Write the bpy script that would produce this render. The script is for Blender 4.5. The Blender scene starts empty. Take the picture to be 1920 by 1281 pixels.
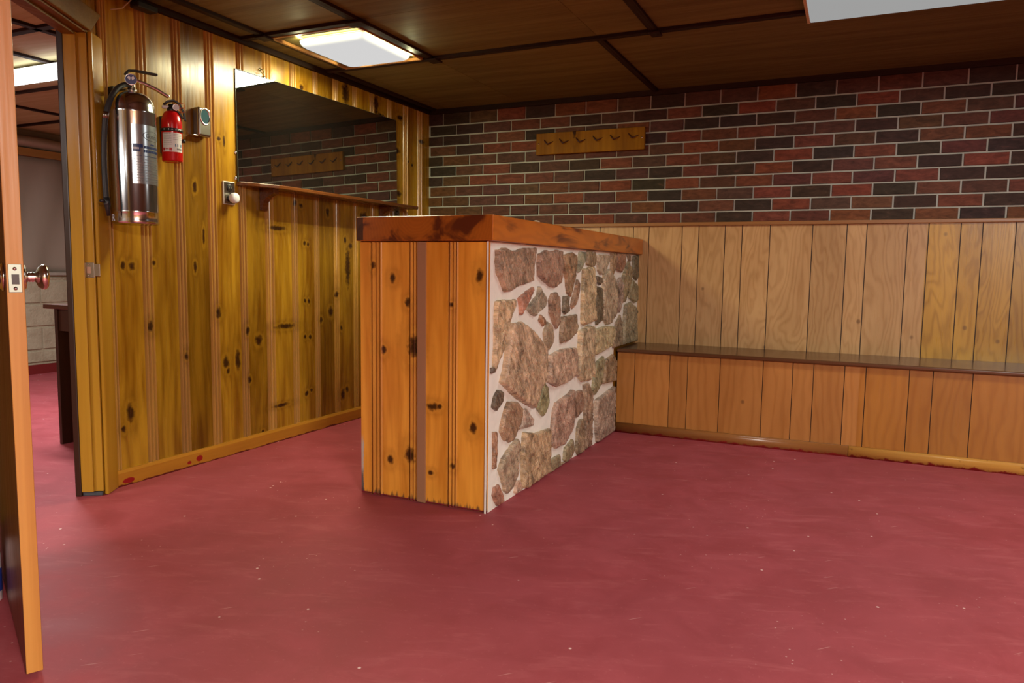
import bpy, bmesh, math, random
from mathutils import Vector, Matrix
random.seed(7)
C = bpy.context.scene.collection
PI = math.pi
# ------------------------------------------------------------------ camera numbers (solved from the room's own lines)
AZ, PITCH, ROLL, FPX = math.radians(-24.7988), math.radians(-5.5394), math.radians(0.8262), 1384.5
CX, CY, CZ = 2.8233, -4.6425, 0.95
H = 2.0426            # underside of the dark cornice
HC = 2.075            # ceiling
BX0, BX1, BYL, BZT = 0.969, 1.567, -2.1354, 1.0588   # bar body

# ------------------------------------------------------------------ object helpers
def tag(o, label=None, cat=None, group=None, kind=None):
    if label: o['label'] = label
    if cat: o['category'] = cat
    if group: o['group'] = group
    if kind: o['kind'] = kind
    return o

def thing(name, label, cat, loc, group=None):
    o = bpy.data.objects.new(name, None); o.empty_display_size = 0.05
    o.location = loc; C.objects.link(o)
    return tag(o, label, cat, group)

class MB:
    """collects polygons in world coordinates; build() makes one mesh object"""
    def __init__(s): s.v = []; s.f = []; s.m = []; s.sm = []; s.a = []
    def poly(s, pts, mat=0, smooth=False, at=0.0):
        i = len(s.v); s.v += [tuple(p) for p in pts]; s.f.append(list(range(i, i+len(pts)))); s.m.append(mat); s.sm.append(smooth); s.a.append(at)
    def grid(s, rows, mat=0, smooth=True, closed=False, at=0.0):
        n = len(rows[0]); i = len(s.v)
        for r in rows: s.v += [tuple(p) for p in r]
        for j in range(len(rows)-1):
            for k in range(n if closed else n-1):
                k2 = (k+1) % n
                s.f.append([i+j*n+k, i+j*n+k2, i+(j+1)*n+k2, i+(j+1)*n+k]); s.m.append(mat); s.sm.append(smooth); s.a.append(at)
    def box(s, lo, hi, mat=0, at=0.0, M=None):
        x0,y0,z0 = lo; x1,y1,z1 = hi
        c = [Vector(p) for p in ((x0,y0,z0),(x1,y0,z0),(x1,y1,z0),(x0,y1,z0),(x0,y0,z1),(x1,y0,z1),(x1,y1,z1),(x0,y1,z1))]
        if M: c = [M @ p for p in c]
        i = len(s.v); s.v += [tuple(p) for p in c]
        for q in ((0,3,2,1),(4,5,6,7),(0,1,5,4),(1,2,6,5),(2,3,7,6),(3,0,4,7)):
            s.f.append([i+k for k in q]); s.m.append(mat); s.sm.append(False); s.a.append(at)
        return s
    def prism(s, poly, ext, mat=0, at=0.0, smooth=False):
        """poly: list of 3D points; ext: extrusion vector"""
        e = Vector(ext); a = [Vector(p) for p in poly]; b = [p+e for p in a]; n = len(a)
        s.poly(list(reversed(a)), mat, False, at); s.poly(b, mat, False, at)
        i = len(s.v); s.v += [tuple(p) for p in a] + [tuple(p) for p in b]
        for k in range(n):
            k2 = (k+1) % n
            s.f.append([i+k, i+k2, i+n+k2, i+n+k]); s.m.append(mat); s.sm.append(smooth); s.a.append(at)
        return s
    def tube(s, pts, r, n=12, mat=0, caps=True, closed=False, at=0.0):
        P = [Vector(p) for p in pts]; rs = r if isinstance(r, (list, tuple)) else [r]*len(P)
        rows = []; up = None
        for j, p in enumerate(P):
            t = (P[(j+1) % len(P)] - P[j-1]) if closed else (P[min(j+1, len(P)-1)] - P[max(j-1, 0)])
            t.normalize()
            if up is None:
                up = Vector((0,0,1)) if abs(t.z) < .9 else Vector((1,0,0))
            up = (up - t*up.dot(t)).normalized(); w = t.cross(up)
            rows.append([p + (up*math.cos(2*PI*k/n) + w*math.sin(2*PI*k/n))*rs[j] for k in range(n)])
        if closed: rows.append(rows[0])
        s.grid(rows, mat, True, True, at)
        if caps and not closed:
            s.poly(list(reversed(rows[0])), mat, False, at); s.poly(rows[-1], mat, False, at)
        return s
    def lathe(s, prof, org, ax=(0,0,1), n=32, mat=0, at=0.0):
        """prof: (radius, height) list"""
        o = Vector(org); a = Vector(ax).normalized(); u = Vector((1,0,0)) if abs(a.x) < .9 else Vector((0,1,0))
        u = (u - a*u.dot(a)).normalized(); w = a.cross(u)
        rows = [[o + a*h + (u*math.cos(2*PI*k/n) + w*math.sin(2*PI*k/n))*max(r, 1e-5) for k in range(n)] for r, h in prof]
        s.grid(rows, mat, True, True, at); return s
    def build(s, name, mats, parent=None, bevel=0.0, seg=2, org=None, recalc=True, attr=True, weld=False):
        me = bpy.data.meshes.new(name)
        O = Vector(org) if org is not None else (parent_world(parent) if parent else Vector((0,0,0)))
        me.from_pydata([tuple(Vector(p)-O) for p in s.v], [], s.f)
        mats = mats if isinstance(mats, (list, tuple)) else [mats]
        for m in mats: me.materials.append(m)
        me.polygons.foreach_set('material_index', s.m); me.polygons.foreach_set('use_smooth', s.sm)
        if attr:
            at = me.attributes.new('bv', 'FLOAT', 'FACE'); at.data.foreach_set('value', [float(x) for x in s.a])
        me.validate(); me.update()
        if recalc or weld:
            bm = bmesh.new(); bm.from_mesh(me)
            bmesh.ops.remove_doubles(bm, verts=bm.verts, dist=1e-5)
            bmesh.ops.recalc_face_normals(bm, faces=bm.faces); bm.to_mesh(me); bm.free()
        o = bpy.data.objects.new(name, me); C.objects.link(o)
        if parent:
            o.parent = parent; o.location = O - parent_world(parent)
        else: o.location = O
        if bevel:
            b = o.modifiers.new('Bevel', 'BEVEL'); b.width = bevel; b.segments = seg; b.limit_method = 'ANGLE'; b.angle_limit = math.radians(40); b.harden_normals = False
        return o

def parent_world(p):
    v = Vector((0,0,0))
    while p: v += p.location; p = p.parent
    return v

def struct(o): o['kind'] = 'structure'; return o

def text_polys(body, size):
    cu = bpy.data.curves.new('txt', 'FONT'); cu.body = body; cu.size = size; cu.resolution_u = 2
    ob = bpy.data.objects.new('txt', cu); me = bpy.data.meshes.new_from_object(ob)
    P = [[tuple(me.vertices[i].co[:2]) for i in f.vertices] for f in me.polygons]
    bpy.data.objects.remove(ob); bpy.data.curves.remove(cu); bpy.data.meshes.remove(me)
    xs = [p[0] for f in P for p in f]; x0 = min(xs)
    return [[(x-x0, y) for x, y in f] for f in P], max(xs)-x0

# ------------------------------------------------------------------ material helpers
class N:
    def __init__(s, name, rough=.5, spec=.5, metal=0.0, color=None):
        s.mat = bpy.data.materials.new(name); s.mat.use_nodes = True
        s.t = s.mat.node_tree; s.n = s.t.nodes; s.l = s.t.links
        s.b = s.n['Principled BSDF']
        s.b.inputs['Roughness'].default_value = rough; s.b.inputs['Specular IOR Level'].default_value = spec; s.b.inputs['Metallic'].default_value = metal
        if color: s.b.inputs['Base Color'].default_value = (*color, 1)
    def set(s, inp, val):
        if hasattr(val, 'is_linked'): s.l.new(val, inp)
        elif isinstance(val, (tuple, list)) and len(val) == 3 and inp.type == 'RGBA': inp.default_value = (*val, 1)
        else: inp.default_value = val
    def m(s, op, a, b=None, c=None, clamp=False):
        n = s.n.new('ShaderNodeMath'); n.operation = op; n.use_clamp = clamp
        s.set(n.inputs[0], a)
        if b is not None: s.set(n.inputs[1], b)
        if c is not None: s.set(n.inputs[2], c)
        return n.outputs[0]
    def comb(s, x, y, z):
        n = s.n.new('ShaderNodeCombineXYZ')
        for i, v in enumerate((x, y, z)): s.set(n.inputs[i], v)
        return n.outputs[0]
    def coord(s):
        n = s.n.new('ShaderNodeTexCoord'); q = s.n.new('ShaderNodeSeparateXYZ'); s.l.new(n.outputs['Object'], q.inputs[0])
        return n.outputs['Object'], q.outputs
    def noise(s, vec, scale=1.0, detail=3.0, rough=.55, dist=0.0):
        n = s.n.new('ShaderNodeTexNoise'); s.set(n.inputs['Vector'], vec); n.inputs['Scale'].default_value = scale
        n.inputs['Detail'].default_value = detail; n.inputs['Roughness'].default_value = rough; n.inputs['Distortion'].default_value = dist
        return n.outputs['Fac']
    def voro(s, vec, scale=1.0, feat='F1', out='Distance', rand=1.0):
        n = s.n.new('ShaderNodeTexVoronoi'); n.feature = feat; s.set(n.inputs['Vector'], vec); n.inputs['Scale'].default_value = scale; n.inputs['Randomness'].default_value = rand
        return n.outputs[out]
    def attr(s, name, out='Fac'):
        n = s.n.new('ShaderNodeAttribute'); n.attribute_name = name; return n.outputs[out]
    def mix(s, f, a, b, mode='MIX'):
        n = s.n.new('ShaderNodeMix'); n.data_type = 'RGBA'; n.blend_type = mode
        s.set(n.inputs['Factor'], f); s.set(n.inputs['A'], a); s.set(n.inputs['B'], b)
        return n.outputs['Result']
    def smooth(s, x, lo, hi):
        n = s.n.new('ShaderNodeMapRange'); n.interpolation_type = 'SMOOTHSTEP'; s.set(n.inputs[0], x)
        n.inputs[1].default_value = lo; n.inputs[2].default_value = hi; return n.outputs[0]
    def lin(s, x, lo, hi, a=0.0, b=1.0):
        n = s.n.new('ShaderNodeMapRange'); s.set(n.inputs[0], x)
        n.inputs[1].default_value = lo; n.inputs[2].default_value = hi; n.inputs[3].default_value = a; n.inputs[4].default_value = b; return n.outputs[0]
    def ramp(s, x, stops):
        n = s.n.new('ShaderNodeValToRGB'); s.set(n.inputs[0], x); e = n.color_ramp.elements
        while len(e) < len(stops): e.new(.5)
        for k, (p, c) in zip(e, stops): k.position = p; k.color = (*c, 1)
        return n.outputs[0]
    def hsv(s, col, h=.5, sat=1.0, val=1.0):
        n = s.n.new('ShaderNodeHueSaturation'); s.set(n.inputs['Color'], col); s.set(n.inputs['Hue'], h); s.set(n.inputs['Saturation'], sat); s.set(n.inputs['Value'], val)
        return n.outputs[0]
    def color(s, c): s.set(s.b.inputs['Base Color'], c); return s
    def rough(s, c): s.set(s.b.inputs['Roughness'], c); return s
    def bump(s, h, strength=.2, dist=.002):
        n = s.n.new('ShaderNodeBump'); s.set(n.inputs['Height'], h); n.inputs['Strength'].default_value = strength; n.inputs['Distance'].default_value = dist
        s.l.new(n.outputs[0], s.b.inputs['Normal']); return s

def lin(r, g, b):
    f = lambda c: (c/255/12.92) if c <= 10 else ((c/255+.055)/1.055)**2.4
    return (f(r), f(g), f(b))

def pine(name, axis, knots, light, dark, mul=(.72, 1.12), rough=.26, org=(0,0,0), yellow=0.0, spec=.5, wear=False, fgain=1.0, bead_c=(.62,.33,.10)):
    """knotty pine boards; knots = (a, z, ra, rz) on the board's own surface"""
    s = N(name, rough, spec); obj, q = s.coord()
    a = q[axis]; z = q['Z']; bv0 = s.attr('bv'); bead = s.m('GREATER_THAN', bv0, 1.5); bv = s.m('SUBTRACT', bv0, s.m('MULTIPLY', bead, 2.0))
    sh = s.m('MULTIPLY', bv, 37.0)
    warp = s.noise(s.comb(s.m('MULTIPLY', a, 45.0), s.m('MULTIPLY', z, 38.0), 0.0), 1.0, 3)
    D = None
    base = s.comb(a, z, 0.0)
    for (ka, kz, ra, rz) in knots:
        v = s.n.new('ShaderNodeVectorMath'); v.operation = 'SUBTRACT'; s.l.new(base, v.inputs[0]); v.inputs[1].default_value = (ka, kz, 0)
        w = s.n.new('ShaderNodeVectorMath'); w.operation = 'MULTIPLY'; s.l.new(v.outputs[0], w.inputs[0]); w.inputs[1].default_value = (.92/ra, .86/rz, 0)
        e = s.n.new('ShaderNodeVectorMath'); e.operation = 'LENGTH'; s.l.new(w.outputs[0], e.inputs[0])
        D = e.outputs['Value'] if D is None else s.m('MINIMUM', D, e.outputs['Value'])
    if D is None: D = 9.0
    else: D = s.m('ADD', D, s.m('MULTIPLY', s.m('SUBTRACT', warp, .5), 1.7))
    infl = s.m('POWER', 2.718, s.m('MULTIPLY', D, -.55))
    slow = s.noise(s.comb(s.m('MULTIPLY', a, 7.0), s.m('MULTIPLY', z, 1.1), sh), 1.0, 2)
    g = s.m('ADD', s.m('MULTIPLY', a, 52.0), s.m('MULTIPLY', slow, 9.0)); g = s.m('ADD', g, s.m('MULTIPLY', infl, 3.2)); g = s.m('ADD', g, sh)
    ring = s.m('ADD', s.m('MULTIPLY', s.m('SINE', s.m('MULTIPLY', g, 3.0)), .5), .5)
    ring = s.m('POWER', ring, 2.2)
    fib = s.noise(s.comb(s.m('MULTIPLY', a, 230.0), s.m('MULTIPLY', z, 5.0), sh), 1.0, 3)
    broad = s.noise(s.comb(s.m('MULTIPLY', a, 14.0), s.m('MULTIPLY', z, 1.6), sh), 1.0, 3)
    f = s.m('ADD', s.m('MULTIPLY', ring, .20), s.m('MULTIPLY', fib, .30)); f = s.m('ADD', f, s.m('MULTIPLY', s.smooth(broad, .32, .68), .75))
    f = s.m('SUBTRACT', f, .12, clamp=True)
    col = s.mix(s.m('MULTIPLY', f, fgain), light, dark)
    col = s.mix(s.smooth(bv, .5, .15), col, s.mix(f, tuple(.5*(p+q) for p, q in zip(light, dark)), tuple(c*.6 for c in dark)))
    val = s.lin(bv, 0.0, 1.0, mul[0], mul[1])
    col = s.hsv(col, .5, 1.0, val)
    bc = s.mix(fib, bead_c, tuple(.62*c for c in bead_c)); col = s.mix(s.m('MULTIPLY', bead, .55), col, bc)  # moulding beads: paler worn finish, with their sheen painted into the colour
    halo = s.smooth(D, 4.2, .9)
    col = s.mix(s.m('MULTIPLY', halo, .42), col, s.hsv(dark, .49, 1.05, .62) if False else tuple(c*.55 for c in dark))
    edge = s.m('MULTIPLY', s.smooth(D, 2.4, 1.5), s.smooth(D, .8, 1.4))
    col = s.mix(s.m('MULTIPLY', edge, .22), col, tuple(min(1, c*1.25) for c in light))
    core = s.smooth(D, 1.45, .45)
    col = s.mix(s.m('MULTIPLY', core, .93), col, (.028, .009, .004))
    if wear:
        wn = s.noise(obj, 30.0, 4, .7)
        e1 = s.m('ADD', s.m('SUBTRACT', a, BX0), s.m('MULTIPLY', s.m('SUBTRACT', wn, .5), .02))
        m1 = s.m('MULTIPLY', s.smooth(e1, .014, .008), s.smooth(z, .26, .20)); col = s.mix(m1, col, s.mix(s.smooth(z, .07, .12), (.12,.11,.10), (.52,.46,.38)))
        e2 = s.m('ADD', z, s.m('MULTIPLY', s.m('SUBTRACT', s.noise(s.comb(s.m('MULTIPLY', a, 60.0), s.m('MULTIPLY', z, 6.0), 0.0), 1.0, 3), .5), .12)); col = s.mix(s.m('MULTIPLY', s.smooth(e2, .022, .002), .8), col, (.07,.04,.03))
        col = s.mix(s.smooth(z, .011, .007), col, (.17,.012,.03))
    s.color(col); s.rough(s.lin(fib, .3, .7, rough*.8, rough*1.35))
    s.bump(s.m('ADD', s.m('MULTIPLY', fib, .5), s.m('MULTIPLY', broad, 1.2)), .12, .002)
    return s.mat

def simple_wood(name, light, dark, axis='Z', rough=.35, freq=40.0, spec=.5, fine=1.0):
    """grain running along axis"""
    s = N(name, rough, spec); obj, q = s.coord(); bv = s.attr('bv'); sh = s.m('MULTIPLY', bv, 23.0)
    sc = {'X': (1, freq, freq), 'Y': (freq, 1, freq), 'Z': (freq, freq, 1)}[axis]
    v = s.comb(s.m('ADD', s.m('MULTIPLY', q['X'], sc[0]), sh), s.m('MULTIPLY', q['Y'], sc[1]), s.m('MULTIPLY', q['Z'], sc[2]))
    n1 = s.noise(v, .35, 4, .6, .6); n2 = s.noise(v, 3.0, 3)
    f = s.m('ADD', s.m('MULTIPLY', s.smooth(n1, .3, .7), .7), s.m('MULTIPLY', n2, .3*fine))
    s.color(s.mix(f, light, dark)); s.rough(s.lin(n2, .3, .7, rough*.85, rough*1.2)); s.bump(n2, .08, .001)
    return s.mat

def ply(name, axis, sets, rough=.33, freq=7.0, spec=.5, grain='Z'):
    """plywood sheets with cathedral figure; bv picks the plank offset"""
    (l1, d1), (l2, d2), split = sets
    s = N(name, rough, spec); obj, q = s.coord(); a = q[axis]; z = q['Z']; bv = s.attr('bv'); sh = s.m('MULTIPLY', bv, 41.0)
    slow = s.noise(s.comb(s.m('MULTIPLY', a, 5.0), s.m('MULTIPLY', z, 1.3), sh), 1.0, 3, .5, .4)
    g = s.m('ADD', s.m('MULTIPLY', a, 10.0), s.m('MULTIPLY', slow, freq)); g = s.m('ADD', g, sh)
    ring = s.m('ADD', s.m('MULTIPLY', s.m('SINE', s.m('MULTIPLY', g, 14.0)), .5), .5); ring = s.m('POWER', ring, 2.0)
    fib = s.noise(s.comb(s.m('MULTIPLY', a, 260.0), s.m('MULTIPLY', z, 9.0), sh), 1.0, 3)
    broad = s.noise(s.comb(s.m('MULTIPLY', a, 6.0), s.m('MULTIPLY', z, 2.0), sh), 1.0, 3)
    f = s.m('ADD', s.m('MULTIPLY', ring, .36), s.m('MULTIPLY', fib, .32)); f = s.m('ADD', f, s.m('MULTIPLY', s.smooth(broad, .32, .7), .4)); f = s.m('SUBTRACT', f, .08, clamp=True)
    k = s.m('GREATER_THAN', a, split)
    col = s.mix(f, s.mix(k, l1, l2), s.mix(k, d1, d2))
    col = s.hsv(col, .5, 1.0, s.lin(s.m('FRACT', s.m('MULTIPLY', bv, 7.77)), 0, 1, .86, 1.1))
    # pin knots and small scratches
    vd = s.voro(s.comb(s.m('MULTIPLY', a, 5.0), s.m('MULTIPLY', z, 4.0), 0.0), 1.0)
    col = s.mix(s.m('MULTIPLY', s.smooth(vd, .075, .03), .6), col, (.07, .03, .012))
    s.color(col); s.rough(s.lin(fib, .3, .7, rough*.85, rough*1.25)); s.bump(s.m('ADD', fib, s.m('MULTIPLY', broad, 2.5)), .1, .002)
    return s.mat

def flat(name, col, rough=.5, metal=0.0, spec=.5): return N(name, rough, spec, metal, col).mat

# ------------------------------------------------------------------ palette
WALL_KNOTS = [(-2.480,0.947,.009,.014),(-2.437,0.941,.012,.014),(-2.327,0.958,.008,.01),(-2.354,0.678,.010,.018),(-2.468,0.307,.016,.030),(-2.504,0.241,.009,.012),(-2.091,1.314,.010,.020),(-2.045,1.089,.006,.03),(-2.100,0.944,.008,.018),
 (-1.965,0.719,.014,.020),(-2.166,0.526,.008,.014),(-1.925,0.470,.016,.024),(-1.847,0.475,.013,.040),(-1.912,0.428,.009,.012),(-1.778,0.620,.012,.016),(-1.701,0.564,.020,.020),(-1.770,0.364,.010,.014),(-1.549,1.154,.055,.010),(-1.499,0.624,.060,.011),
 (-1.335,1.081,.010,.010),(-1.305,1.079,.008,.010),(-1.335,0.759,.009,.010),(-1.305,0.756,.009,.010),(-1.34,0.556,.010,.010),(-1.295,0.552,.010,.010),(-1.111,0.686,.018,.022),(-1.199,0.643,.011,.014),(-1.055,0.789,.016,.014),(-0.969,1.117,.010,.016),(-0.917,1.080,.016,.012),(-0.945,0.95,.022,.085),(-1.001,0.171,.016,.026),(-0.959,0.20,.014,.016),
 (-1.332,0.227,.012,.012),(-1.29,0.240,.010,.008),(-1.542,0.192,.045,.008),(-1.682,0.071,.010,.010),(-1.344,1.933,.014,.012),(-0.955,1.985,.028,.060),(-0.644,1.987,.022,.050),(-0.60,1.92,.03,.014),(-0.409,1.733,.028,.016),(-0.37,1.95,.03,.014),(-0.101,1.837,.035,.012),(-1.906,1.553,.006,.020),(-1.94,1.56,.010,.008),(-1.011,0.584,.010,.012),(-0.22,1.66,.010,.010),(-0.27,1.68,.008,.008),(-0.39,1.45,.03,.014),
 (-1.41,1.30,.014,.012),(-1.36,1.29,.012,.010),(-1.13,1.27,.012,.02),(-0.78,1.27,.03,.02)]
BAR_KNOTS = [(1.128,0.911,.012,.014),(1.199,0.813,.010,.014),(1.228,0.638,.024,.034),(1.083,0.615,.010,.014),(1.522,0.924,.013,.022),(1.317,0.401,.022,.012),(1.35,.405,.010,.008),(1.501,0.334,.014,.018),(1.210,0.193,.020,.026),(1.114,0.159,.013,.015),(1.402,0.811,.008,.008),(1.03,.96,.008,.014),(1.41,.17,.010,.010),(1.31,.13,.010,.008)]
PINE_L, PINE_D = (.47, .262, .019), (.20, .078, .004)
M_pine_wall = pine('pine_wall', 'Y', WALL_KNOTS, PINE_L, PINE_D, (.72, 1.12), .22)
M_pine_bar = pine('pine_bar', 'X', BAR_KNOTS, (.86, .39, .050), (.50, .16, .011), (.9, 1.1), .2, wear=True, fgain=.75, bead_c=(.62,.27,.06))
M_pine_plain = pine('pine_plain', 'X', [], PINE_L, (.36, .13, .010), (.8, 1.05), .26)
M_pine_jamb = simple_wood('pine_jamb', (.50, .28, .025), (.33, .155, .008), 'Z', .22, 30)
M_base_l = simple_wood('base_pine', (.52, .235, .025), (.36, .14, .012), 'Y', .35, 45)
M_door_edge = simple_wood('door_edge', (.62, .29, .06), (.48, .19, .028), 'Z', .42, 55)
M_door_face = simple_wood('door_face', (.20, .095, .055), (.11, .045, .022), 'Z', .38, 30, .35)
M_darkwood = simple_wood('dark_stain', (.028, .010, .005), (.012, .004, .002), 'X', .6, 40, .2)
M_darkwood_y = simple_wood('dark_stain_y', (.028, .010, .005), (.012, .004, .002), 'Y', .6, 40, .2)
M_shelf = simple_wood('shelf_brown', (.17, .058, .014), (.085, .024, .006), 'Y', .26, 40)
M_tpanel = simple_wood('table_panel_brown', (.055, .018, .007), (.03, .009, .004), 'Z', .4, 30)
M_seat = simple_wood('seat_brown', (.11, .045, .017), (.06, .022, .008), 'X', .2, 30)
M_rack = pine('rack_pine', 'X', [(.27,.075,.010,.04),(.645,.098,.022,.012)], (.30,.140,.006), (.18,.072,.003), (.95,1.0), .55, spec=.12)
M_head = simple_wood('door_head_brown', (.20, .105, .012), (.12, .055, .005), 'Y', .45, 35, .2)
M_stop_dark = flat('dark_door_trim', (.03, .011, .004), .35)
M_steel = flat('polished_steel', (.66, .68, .70), .15, 1.0)
M_chrome = flat('chrome', (.80, .80, .80), .2, 1.0)
M_brass = flat('brass', (.82, .82, .74), .16, 1.0)
M_nickel = flat('plate_steel', (.40, .46, .38), .45, .8)
M_black = flat('black_plastic', (.012, .012, .013), .38)
M_rubber = flat('black_rubber', (.02, .02, .02), .5)
M_red = flat('red_enamel', (.50, .006, .008), .2)
M_white = flat('white_plastic', (.72, .74, .78), .35)
M_navy = flat('navy_ink', (.012, .035, .15), .35)
M_paper = flat('white_paper', (.66, .66, .68), .45)
M_redink = flat('red_ink', (.42, .01, .02), .45)
M_blueink = flat('blue_ink', (.03, .14, .26), .45)
M_greyink = flat('grey_ink', (.18, .18, .2), .45)
M_white_metal = flat('white_enamel', (.75, .74, .70), .35)
M_gold = flat('cream_metal', (.62, .47, .25), .4)
M_grey_metal = flat('worn_metal', (.33, .30, .26), .27, 1.0)
M_dark = flat('dark_hollow', (.008, .009, .012), .3)
M_bluepl = flat('blue_plastic', (.02, .035, .22), .35)

def emitter(name, col, e):
    s = N(name, 1.0, 0, 0, (.01, .01, .01)); s.b.inputs['Emission Color'].default_value = (*col, 1); s.b.inputs['Emission Strength'].default_value = e; return s.mat
M_glow_main = emitter('lit_diffuser', (1.0, .99, .985), .50)
M_glow_far = emitter('lit_diffuser_far', (.97, .985, 1.0), 3.0)
M_glow_right = emitter('lit_diffuser_right', (1.0, 1.0, .99), .26)

def mk_label():
    s = N('foil_label', .24, .5, .85); obj, q = s.coord(); n = s.noise(obj, 90.0, 3); s.color(s.mix(n, (.40, .46, .50), (.60, .66, .70))); return s.mat
M_foil = mk_label()

def mk_floor():
    s = N('red_painted_floor', .4, .15); obj, q = s.coord()
    big = s.noise(obj, .9, 4, .6); mid = s.noise(obj, 4.5, 5, .65, .5); fine = s.noise(obj, 55.0, 4, .7)
    str1 = s.noise(s.comb(s.m('ADD', s.m('MULTIPLY', q['X'], 3.0), s.m('MULTIPLY', q['Y'], 5.0)), s.m('MULTIPLY', s.m('SUBTRACT', q['Y'], s.m('MULTIPLY', q['X'], .4)), 16.0), 0.0), 1.0, 4, .7, .8)
    col = s.mix(s.smooth(mid, .3, .7), (.33, .056, .065), (.41, .080, .093))
    col = s.mix(s.m('MULTIPLY', s.smooth(big, .35, .7), .45), col, (.29, .062, .072))
    col = s.mix(s.m('MULTIPLY', s.smooth(str1, .50, .76), .27), col, (.56, .165, .17))
    col = s.mix(s.m('MULTIPLY', s.smooth(fine, .58, .78), .30), col, (.62, .22, .21))
    sp = s.voro(obj, 9.0); col = s.mix(s.m('MULTIPLY', s.smooth(sp, .050, .025), .8), col, (.90, .68, .62))
    sp2 = s.voro(obj, 31.0); ms = s.noise(obj, 2.3, 2)
    col = s.mix(s.m('MULTIPLY', s.m('MULTIPLY', s.smooth(sp2, .10, .05), s.smooth(ms, .52, .6)), .55), col, (.75, .48, .44))
    sc = s.voro(s.comb(s.m('MULTIPLY', s.m('ADD', q['X'], q['Y']), 1.6), s.m('MULTIPLY', s.m('SUBTRACT', q['X'], q['Y']), 22.0), 0.0), 1.0)
    col = s.mix(s.m('MULTIPLY', s.smooth(sc, .06, .03), .5), col, (.66, .34, .32))
    s.color(col); s.rough(s.lin(mid, .3, .7, .52, .68)); s.bump(s.m('ADD', s.m('MULTIPLY', mid, 1.0), s.m('MULTIPLY', fine, .25)), .10, .006)
    return s.mat
M_floor = mk_floor()

def mk_ceiling(nm='ceiling_plywood', c1=(.20, .160, .050), c2=(.105, .076, .021)):
    s = N(nm, .6, .2); obj, q = s.coord(); bv = s.attr('bv'); sh = s.m('MULTIPLY', bv, 31.0)
    v = s.comb(s.m('MULTIPLY', q['X'], 1.6), s.m('MULTIPLY', q['Y'], 24.0), sh)
    n1 = s.noise(v, .6, 4, .6, .8); n2 = s.noise(s.comb(s.m('MULTIPLY', q['X'], 5.0), s.m('MULTIPLY', q['Y'], 150.0), sh), 1.0, 3)
    f = s.m('ADD', s.m('MULTIPLY', s.smooth(n1, .3, .72), .65), s.m('MULTIPLY', n2, .3))
    col = s.mix(f, c1, c2)
    s.color(s.hsv(col, .5, 1.0, s.lin(bv, 0, 1, .85, 1.12))); s.rough(s.lin(n2, .3, .7, .55, .7)); return s.mat
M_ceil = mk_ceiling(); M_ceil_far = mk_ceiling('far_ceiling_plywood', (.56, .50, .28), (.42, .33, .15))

def mk_brick():
    s = N('brick_face', .6, .15); obj, q = s.coord(); c = s.attr('bcol', 'Color')
    n = s.noise(s.comb(s.m('MULTIPLY', q['X'], 16.0), s.m('MULTIPLY', q['Y'], 16.0), s.m('MULTIPLY', q['Z'], 40.0)), 1.0, 5, .7, .6)
    n2 = s.noise(obj, 130.0, 3)
    col = s.hsv(c, .5, 1.0, s.lin(n, .3, .7, .55, 1.35))
    col = s.mix(s.m('MULTIPLY', s.smooth(n, .60, .78), .35), col, (.20, .07, .05))
    s.color(col); s.bump(s.m('ADD', n, s.m('MULTIPLY', n2, .4)), .35, .003); return s.mat
M_brick = mk_brick()
M_mortar = flat('brick_mortar', (.40, .42, .36), .8, 0, .2)

def mk_stone():
    s = N('field_stone', .42, .5); obj, q = s.coord(); c = s.attr('bcol', 'Color')
    n = s.noise(obj, 14.0, 5, .65, .8); n2 = s.noise(obj, 60.0, 4, .7)
    st = s.noise(s.comb(q['X'], s.m('ADD', s.m('MULTIPLY', q['Y'], 40.0), s.m('MULTIPLY', q['Z'], 26.0)), s.m('MULTIPLY', s.m('SUBTRACT', q['Z'], q['Y']), 9.0)), 1.0, 4, .65, .5)
    col = s.hsv(c, .5, s.lin(n2, .3, .7, .98, .74), s.lin(s.m('ADD', s.m('MULTIPLY', n, .5), s.m('MULTIPLY', st, .5)), .36, .64, .44, 1.9))
    col = s.mix(s.m('MULTIPLY', s.smooth(n, .60, .75), .35), col, (.34, .27, .18))
    col = s.mix(s.m('MULTIPLY', s.smooth(n, .40, .28), .45), col, (.085,.072,.055))
    s.color(col); s.rough(s.lin(n2, .3, .7, .20, .36)); s.bump(s.m('ADD', s.m('MULTIPLY', st, 1.0), s.m('MULTIPLY', n2, .35)), 1.0, .016); return s.mat
M_stone = mk_stone()
def mk_mortar():
    s = N('pale_mortar', .75, .3); obj, q = s.coord(); n = s.noise(obj, 22.0, 4, .6); s.color(s.mix(n, (.78, .76, .66), (.90, .88, .80))); s.bump(n, .4, .006); return s.mat
M_mort2 = mk_mortar()

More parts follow.
